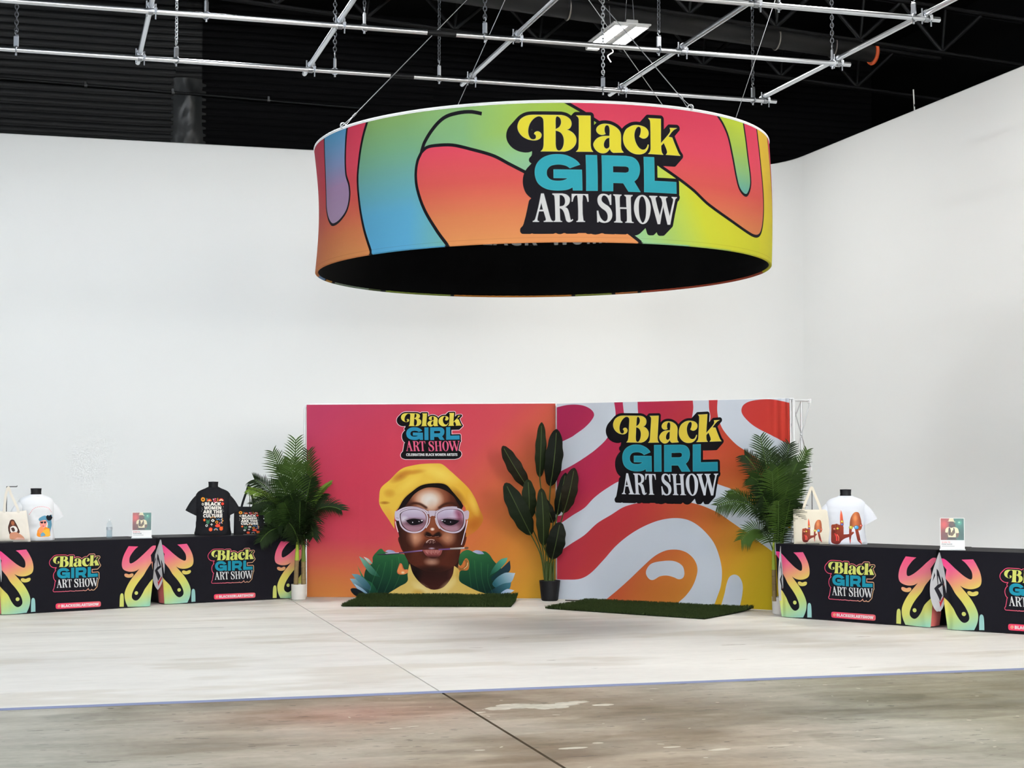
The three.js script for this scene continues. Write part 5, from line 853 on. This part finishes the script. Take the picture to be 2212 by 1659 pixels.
function seatedArt(ctx) {   // 100 x 130: a dark haired woman in white, seated
  shape(ctx, '30,8 42,0 54,6 58,24 70,50 76,80 60,90 30,88 18,72 22,40', '#4a2a22'); shape(ctx, '36,16 44,10 52,16 52,30 44,36 37,30', '#8a5238'); shape(ctx, '28,48/ 44,40 60,46 66,70 50,84 30,78', '#e9e4e0'); shape(ctx, '32,54/ 46,50 52,70 40,74', '#3a2a28');
  shape(ctx, '24,84/ 50,78 70,86 90,104 98,118/ 60,120 34,124 22,116', '#a5725a'); shape(ctx, '60,112/ 98,116/ 98,126/ 40,126/', '#d8a898'); ctx.strokeStyle = '#2c1814'; ctx.lineWidth = 5; ctx.stroke(outline('30,16/ 20,50 24,90/', false)); ctx.stroke(outline('54,12/ 68,50 72,84/', false));
}
// a shirt on a bust: front in the print's map, width and height in metres
function shirtBust(label, pos, turn, cloth, art, opt = {}) {
  const t = thing('shirt_bust', label, 'shirt', pos, turn), Hs = opt.h ?? 0.53, wScale = opt.w ?? 1;
  const [c, ctx] = canvas(768, 768); ctx.fillStyle = cloth; ctx.fillRect(0, 0, 768, 768); ctx.scale(768 / 0.6, 768 / 0.6);   // 0.6 m square, its middle over the chest
  ctx.save(); art(ctx); ctx.restore();
  const sec = [[0, 0.205, 0.125], [0.02, 0.212, 0.132], [0.06, 0.205, 0.125], [0.16, 0.192, 0.112], [0.28, 0.2, 0.118], [0.36, 0.208, 0.122], [0.42, 0.206, 0.115], [0.455, 0.196, 0.104], [0.48, 0.176, 0.094], [0.498, 0.146, 0.084], [0.512, 0.108, 0.074], [0.523, 0.08, 0.067], [0.53, 0.069, 0.063]];
  const at = (y) => { let i = 0; while (i < sec.length - 2 && sec[i + 1][0] < y) i++; const a = sec[i], b = sec[i + 1], f = clamp((y - a[0]) / (b[0] - a[0])); return [lerp(a[1], b[1], f) * wScale, lerp(a[2], b[2], f)]; };
  const half = (f0, f1) => sheet(28, 44, (s, k) => { const y = k * 0.53, [a, b] = at(y), ph = lerp(f0, f1, s), cx = Math.cos(ph), sx = Math.sin(ph), e = 2 / 2.5; const fold = (fbm(ph * 2.2 + 5, y * 9 + (opt.seed ?? 0), 3) - 0.5) * 0.02 * (1 - smooth(0.3, 0.5, y)) + 0.008 * (1 - smooth(0, 0.08, y)) * Math.sin(ph * 9); const X = Math.sign(cx) * Math.pow(Math.abs(cx), e) * (a + fold), Z = Math.sign(sx) * Math.pow(Math.abs(sx), e) * (b + fold); return [X, y * Hs / 0.53, Z]; }, (s, k) => { const y = k * 0.53, [a] = at(y), cx = Math.cos(lerp(f0, f1, s)); return [0.5 + Math.sign(cx) * Math.pow(Math.abs(cx), 0.8) * a / 0.6, y / 0.6 + 0.05]; });
  const plain = mat(cloth, 0.85, both);
  part(t, 'shirt_front', half(Math.PI, 0), mat(0xffffff, 0.85, { map: texture(c), side: THREE.DoubleSide, specularIntensity: 0.15 }));
  part(t, 'shirt_back', half(0, -Math.PI), plain);
  for (const s of [-1, 1]) part(t, 'sleeve', sheet(20, 12, (q, k) => { const ph = q * 2 * Math.PI, A = V3(s * 0.148 * wScale, 0.425 * Hs / 0.53, -0.005), B = V3(s * (opt.sleeve ?? 0.25) * wScale, (opt.cuff ?? 0.24) * Hs / 0.53, 0.012), ax = B.clone().sub(A).normalize(), n1 = V3(ax.y, -ax.x, 0).multiplyScalar(s), r1 = lerp(0.05, 0.084, k), r2 = lerp(0.07, 0.062, k), p = A.lerp(B, k).addScaledVector(n1, Math.cos(ph) * r1).add(V3(0, 0.02 * Math.sin(Math.PI * k), Math.sin(ph) * r2)); return [p.x, p.y, p.z]; }), plain);
  part(t, 'collar', new THREE.TorusGeometry(0.068, 0.008, 8, 28).scale(1, 1, 1).rotateX(Math.PI / 2 + 0.12).translate(0, 0.522 * Hs / 0.53, 0.004), plain);
  part(t, 'bust_neck', lathe([[0.05, Hs - 0.06], [0.06, Hs - 0.02], [0.055, Hs + 0.02], [0.058, Hs + 0.06], [0.06, Hs + 0.065], [0, Hs + 0.067]], 24), mat(0x131315, 0.6), 'black neck of the display bust');
  return t;
}
function tote(label, pos, turn, cloth, art, opt = {}) {
  const w = opt.w ?? 0.37, h = opt.h ?? 0.37, rise = opt.rise ?? 0.23, t = thing('tote_bag', label, 'bag', pos, turn), cm = mat(cloth, 0.9, both);
  const [c, ctx] = canvas(640, 640); ctx.fillStyle = cloth; ctx.fillRect(0, 0, 640, 640); ctx.scale(640 / w, 640 / h); ctx.save(); art(ctx, w, h); ctx.restore();
  const face = (sg) => sheet(24, 24, (s, k) => { const x = (s - 0.5) * w * (1 - (opt.slump ?? 0.03) * (1 - k)), b = Math.sqrt(Math.max(0, 1 - (2 * s - 1) ** 2)) * Math.pow(Math.max(0, 1 - k), 0.35) * smooth(0, 0.1, k + 0.02), wr = (fbm(s * 5 + 2 + w * 30, k * 4, 3) - 0.5) * 0.012; return [x + (opt.lean ?? 0) * k, k * h - 0.012 * (opt.sag ?? 0.4) * Math.sin(Math.PI * s) * k, sg * (0.006 + 0.03 * b + wr * Math.min(1, 6 * Math.min(s, 1 - s)))]; });
  part(t, 'bag_front', face(1), mat(0xffffff, 0.9, { map: texture(c), side: THREE.DoubleSide })); part(t, 'bag_back', face(-1), cm);
  const top = V3((opt.lean ?? 0) + (opt.hook ?? 0), h + rise, 0);
  for (const z of [1, -1]) part(t, 'strap', (() => {
    const l = new THREE.CatmullRomCurve3([V3((opt.lean ?? 0) - w * 0.24, h - 0.05, z * 0.012), V3((opt.lean ?? 0) - w * 0.22, h + 0.01, z * 0.012), top.clone().add(V3(-w * 0.07, -0.06, z * 0.008)), top.clone().add(V3(0, 0, z * 0.006)), top.clone().add(V3(w * 0.07, -0.06, z * 0.008)), V3((opt.lean ?? 0) + w * 0.22, h + 0.01, z * 0.012), V3((opt.lean ?? 0) + w * 0.24, h - 0.05, z * 0.012)]);
    return sheet(3, 40, (s, k) => { const p = l.getPoint(k), tn = l.getTangent(k), n = V3(-tn.y, tn.x, 0); const e = (s - 0.5) * 0.026; return [p.x + n.x * e, p.y + n.y * e, p.z]; });
  })(), cm);
  return top;
}
function bagStand(label, pos, turn, h, lean, arm) {
  const t = thing('bag_stand', label, 'display stand', pos, turn, undefined), m = mat(0x141416, 0.45);
  part(t, 'stand_rod', rod(V3(lean, 0, 0), V3(lean, h + 0.008, 0), 0.0045, 8), m); part(t, 'stand_arm', arm, m); part(t, 'stand_base', box(0.14, 0.008, 0.12, lean, 0.004, 0, 0.003), m);
}
const mm = (art, x, y, w) => (ctx) => { ctx.translate(x, y); ctx.scale(w / 100, w / 100); art(ctx); };
// left table
{
  const p = onTable(0, 0.246, 0.14); tote('cream tote bag with a seated woman printed on it, at the left picture edge', p, 0.35, '#e6dfd3', mm(seatedArt, 0.085, 0.085, 0.18), { w: 0.315, h: 0.335, rise: 0.245, hook: -0.03, slump: -0.12, sag: 1.2, lean: -0.03 });
  bagStand('black hook stand holding the tote bag at the left picture edge', p.clone().add(V3(-0.006, 0, -0.012)), 0.35, 0.58, -0.075, join([rod(V3(-0.078, 0.588, 0), V3(0.03, 0.588, 0.0), 0.005, 8), rod(V3(0.03, 0.588, 0), V3(0.032, 0.6, 0), 0.004, 8)]));
  shirtBust('white t-shirt on a black bust with a blue haired woman printed on its front', onTable(0, 0.575, 0.36), 0.62, '#e9ebee', (ctx) => { ctx.save(); ctx.translate(0.25, 0.275); ctx.scale(0.0021, 0.0021); ladyArt(ctx); ctx.restore(); ctx.strokeStyle = '#e8a0a8'; ctx.lineWidth = 0.006; ctx.setLineDash([0.014, 0.006]); ctx.stroke(outline('0.19,0.27/ 0.24,0.2 0.32,0.18 0.4,0.2 0.44,0.25/', false)); }, { h: 0.5, seed: 4, w: 0.95, sleeve: 0.245 });
  const b = thing('water_bottle', 'clear plastic water bottle standing alone on the left table', 'bottle', onTable(0, 1.419, 0.33)), glass = new THREE.MeshPhysicalMaterial({ color: 0xf4f8fa, roughness: 0.08, transmission: 0.92, thickness: 0, ior: 1.3, side: THREE.DoubleSide });
  part(b, 'bottle_body', lathe([[0, 0.002], [0.026, 0.002], [0.032, 0.01], [0.031, 0.04], [0.0325, 0.05], [0.031, 0.06], [0.0325, 0.09], [0.0325, 0.135], [0.026, 0.165], [0.014, 0.188], [0.0125, 0.2]], 28), glass);
  part(b, 'bottle_water', lathe([[0, 0.006], [0.029, 0.008], [0.029, 0.125], [0, 0.126]], 24), new THREE.MeshPhysicalMaterial({ color: 0xe6eef2, roughness: 0.05, transmission: 0.85, thickness: 0, ior: 1.33 }));
  part(b, 'bottle_label', new THREE.CylinderGeometry(0.0334, 0.0334, 0.032, 28, 1, true).translate(0, 0.108, 0), mat(0xb9c0c6, 0.5, both)); part(b, 'bottle_cap', lathe([[0.0145, 0.196], [0.0145, 0.21], [0, 0.212]], 20), mat(0xe8ecee, 0.4));
}
function posterStand(label, pos, turn, w, h) {
  const t = thing('poster_stand', label, 'sign', pos, turn, 'table signs with a framed photo');
  const [c, x] = canvas(512, 704); x.fillStyle = '#f3f3f2'; x.fillRect(0, 0, 512, 704); x.save(); x.beginPath(); x.rect(14, 14, 484, 490); x.clip();
  x.fillStyle = grad(x, 0, 0, 512, 0, [0, '#7a1f20'], [0.5, '#6a2422'], [0.57, '#1c5a4e'], [1, '#0f4a44']); x.fillRect(0, 0, 512, 512); soft(x, 90, 150, 90, 120, '#b5383a', 0.7); soft(x, 410, 110, 60, 70, '#3a9a80', 0.7); soft(x, 400, 100, 26, 24, '#e0dcc0', 0.8); soft(x, 120, 420, 220, 200, '#2a0c10', 0.7); soft(x, 440, 400, 160, 220, '#07302e', 0.7);
  shape(x, '196,128 200,250 190,330 300,340 330,300 322,180 310,130', '#1c0e0c'); shape(x, '150,80/ 180,72/ 196,20 240,8 280,16 296,74/ 326,96 250,88', '#d8cfb0'); shape(x, '206,90 250,84 290,96 284,160 246,182 212,150', '#3a2018');
  shape(x, '108,330/ 120,250 170,208 240,226 300,208 370,240 396,340/ 336,350/ 330,300/ 330,440/ 160,440/ 164,300/ 150,340/', '#e4d9b8'); shape(x, '200,220 215,330 190,400 175,300', '#1c0e0c'); shape(x, '290,220 310,330 290,360 280,280', '#1c0e0c'); shape(x, '200,330/ 220,270 236,330 270,280 292,330 270,400 214,400', '#4a3a24'); shape(x, '112,330/ 150,340/ 170,430 150,470/ 120,420', '#4a2a1c'); shape(x, '340,350/ 394,340/ 380,430 340,460/', '#4a2a1c'); shape(x, '160,440/ 330,440/ 350,510/ 140,510/', '#1a1618');
  x.restore(); x.font = 'bold 44px sans-serif'; x.fillStyle = '#c8343a'; x.fillText('SCAN TO', 30, 570); x.fillStyle = '#26303a'; x.fillText('PURCHASE', 30, 616); x.fillRect(30, 640, 270, 8);
  part(t, 'printed_sheet', box(w, h, 0.003, 0, h / 2 + 0.012, 0.0), [mat(0xf3f3f2, 0.5), mat(0xf3f3f2, 0.5), mat(0xf3f3f2, 0.5), mat(0xf3f3f2, 0.5), mat(0xffffff, 0.45, { map: texture(c) }), mat(0xf3f3f2, 0.5)][4]);
  part(t, 'holder_base', box(w * 1.06, 0.012, 0.085, 0, 0.006, 0, 0.003), mat(0xe6eaec, 0.2));
}
posterStand('small table sign with a person in a bucket hat, on the far left table', onTable(0, 1.703, 0.1), 0.2, 0.215, 0.28);
// second table
{
  const art = (x, y, w) => mm(cultureArt, x, y, w);
  shirtBust('black t-shirt on a black bust with bold white lettering and bright shapes', onTable(1, 0.792, 0.36), 0.1, '#17171a', art(0.1675, 0.15, 0.265), { h: 0.56, seed: 9, w: 1.0, sleeve: 0.245, cuff: 0.24 });
  const p = onTable(1, 1.171, 0.16); tote('black tote bag with bold white lettering and bright shapes', p, 0.12, '#161618', (ctx, w, h) => { ctx.translate(0.055, 0.055); ctx.scale(0.0022, 0.0019); cultureArt(ctx); }, { w: 0.325, h: 0.335, rise: 0.24, slump: -0.14, lean: -0.02, hook: 0.005 });
  bagStand('thin black stand holding up the straps of the black tote bag', p.clone().add(V3(0.008, 0, -0.002)), 0.12, 0.575, -0.01, join([tube([V3(-0.03, 0.57, 0), V3(-0.02, 0.585, 0), V3(-0.01, 0.583, 0)], 0.004, 10, 6)]));
  const b = thing('folded_clothes', 'heap of black cloth lying behind the black tote bag beside the left palm', 'cloth', onTable(1, 1.629, 0.36), 0.5);
  for (let i = 0; i < 5; i++) part(b, 'folded_layer', sheet(36, 14, (s, k) => { const a = s * 2 * Math.PI, q = (k - 0.5) * Math.PI, n = (fbm(Math.cos(a) * 1.6 + i * 7, Math.sin(a) * 1.6 + k * 3, 3) - 0.5), rx = 0.2 - i * 0.008 + n * 0.06, rz = 0.15 + n * 0.04, e = (v) => Math.sign(v) * Math.pow(Math.abs(v), 0.45); return [e(Math.cos(a)) * rx * Math.pow(Math.cos(q), 0.3) + (i % 2 - 0.5) * 0.02, 0.026 + i * 0.043 + 0.024 * Math.sin(q) + n * 0.02 * (k > 0.5 ? 1 : 0), e(Math.sin(a)) * rz * Math.pow(Math.max(0, Math.cos(q)), 0.3)]; }), mat(i % 2 ? 0x121214 : 0x18181a, 0.9, both));
}
// right tables
{
  const p = onTable(2, 0.333, 0.17); tote('cream tote bag printed with two ringed hands, beside the right palm', p, -0.16, '#e3dbc9', mm(handsArt, 0.085, 0.085, 0.215), { w: 0.385, h: 0.36, rise: 0.225, hook: -0.0 });
  bagStand('thin black stand holding up the straps of the cream hand print tote bag', p.clone().add(V3(0.004, 0, -0.004)), -0.16, 0.585, 0, join([tube([V3(-0.016, 0.57, 0), V3(0, 0.585, 0), V3(0.016, 0.574, 0)], 0.004, 10, 6)]));
  shirtBust('white t-shirt on a black bust printed with two ringed hands', onTable(2, 0.598, 0.4), -0.2, '#e6eaf3', mm(handsArt, 0.145, 0.185, 0.32), { h: 0.5, seed: 2, sleeve: 0.245, w: 1.0 });
  posterStand('small table sign with a person in a bucket hat, on the far right table', onTable(3, 0.106, 0.05), -0.25, 0.228, 0.297);
}

scene.traverse((o) => { if (o.isMesh) { o.castShadow = true; o.receiveShadow = true; } });
renderer.render(scene, camera);
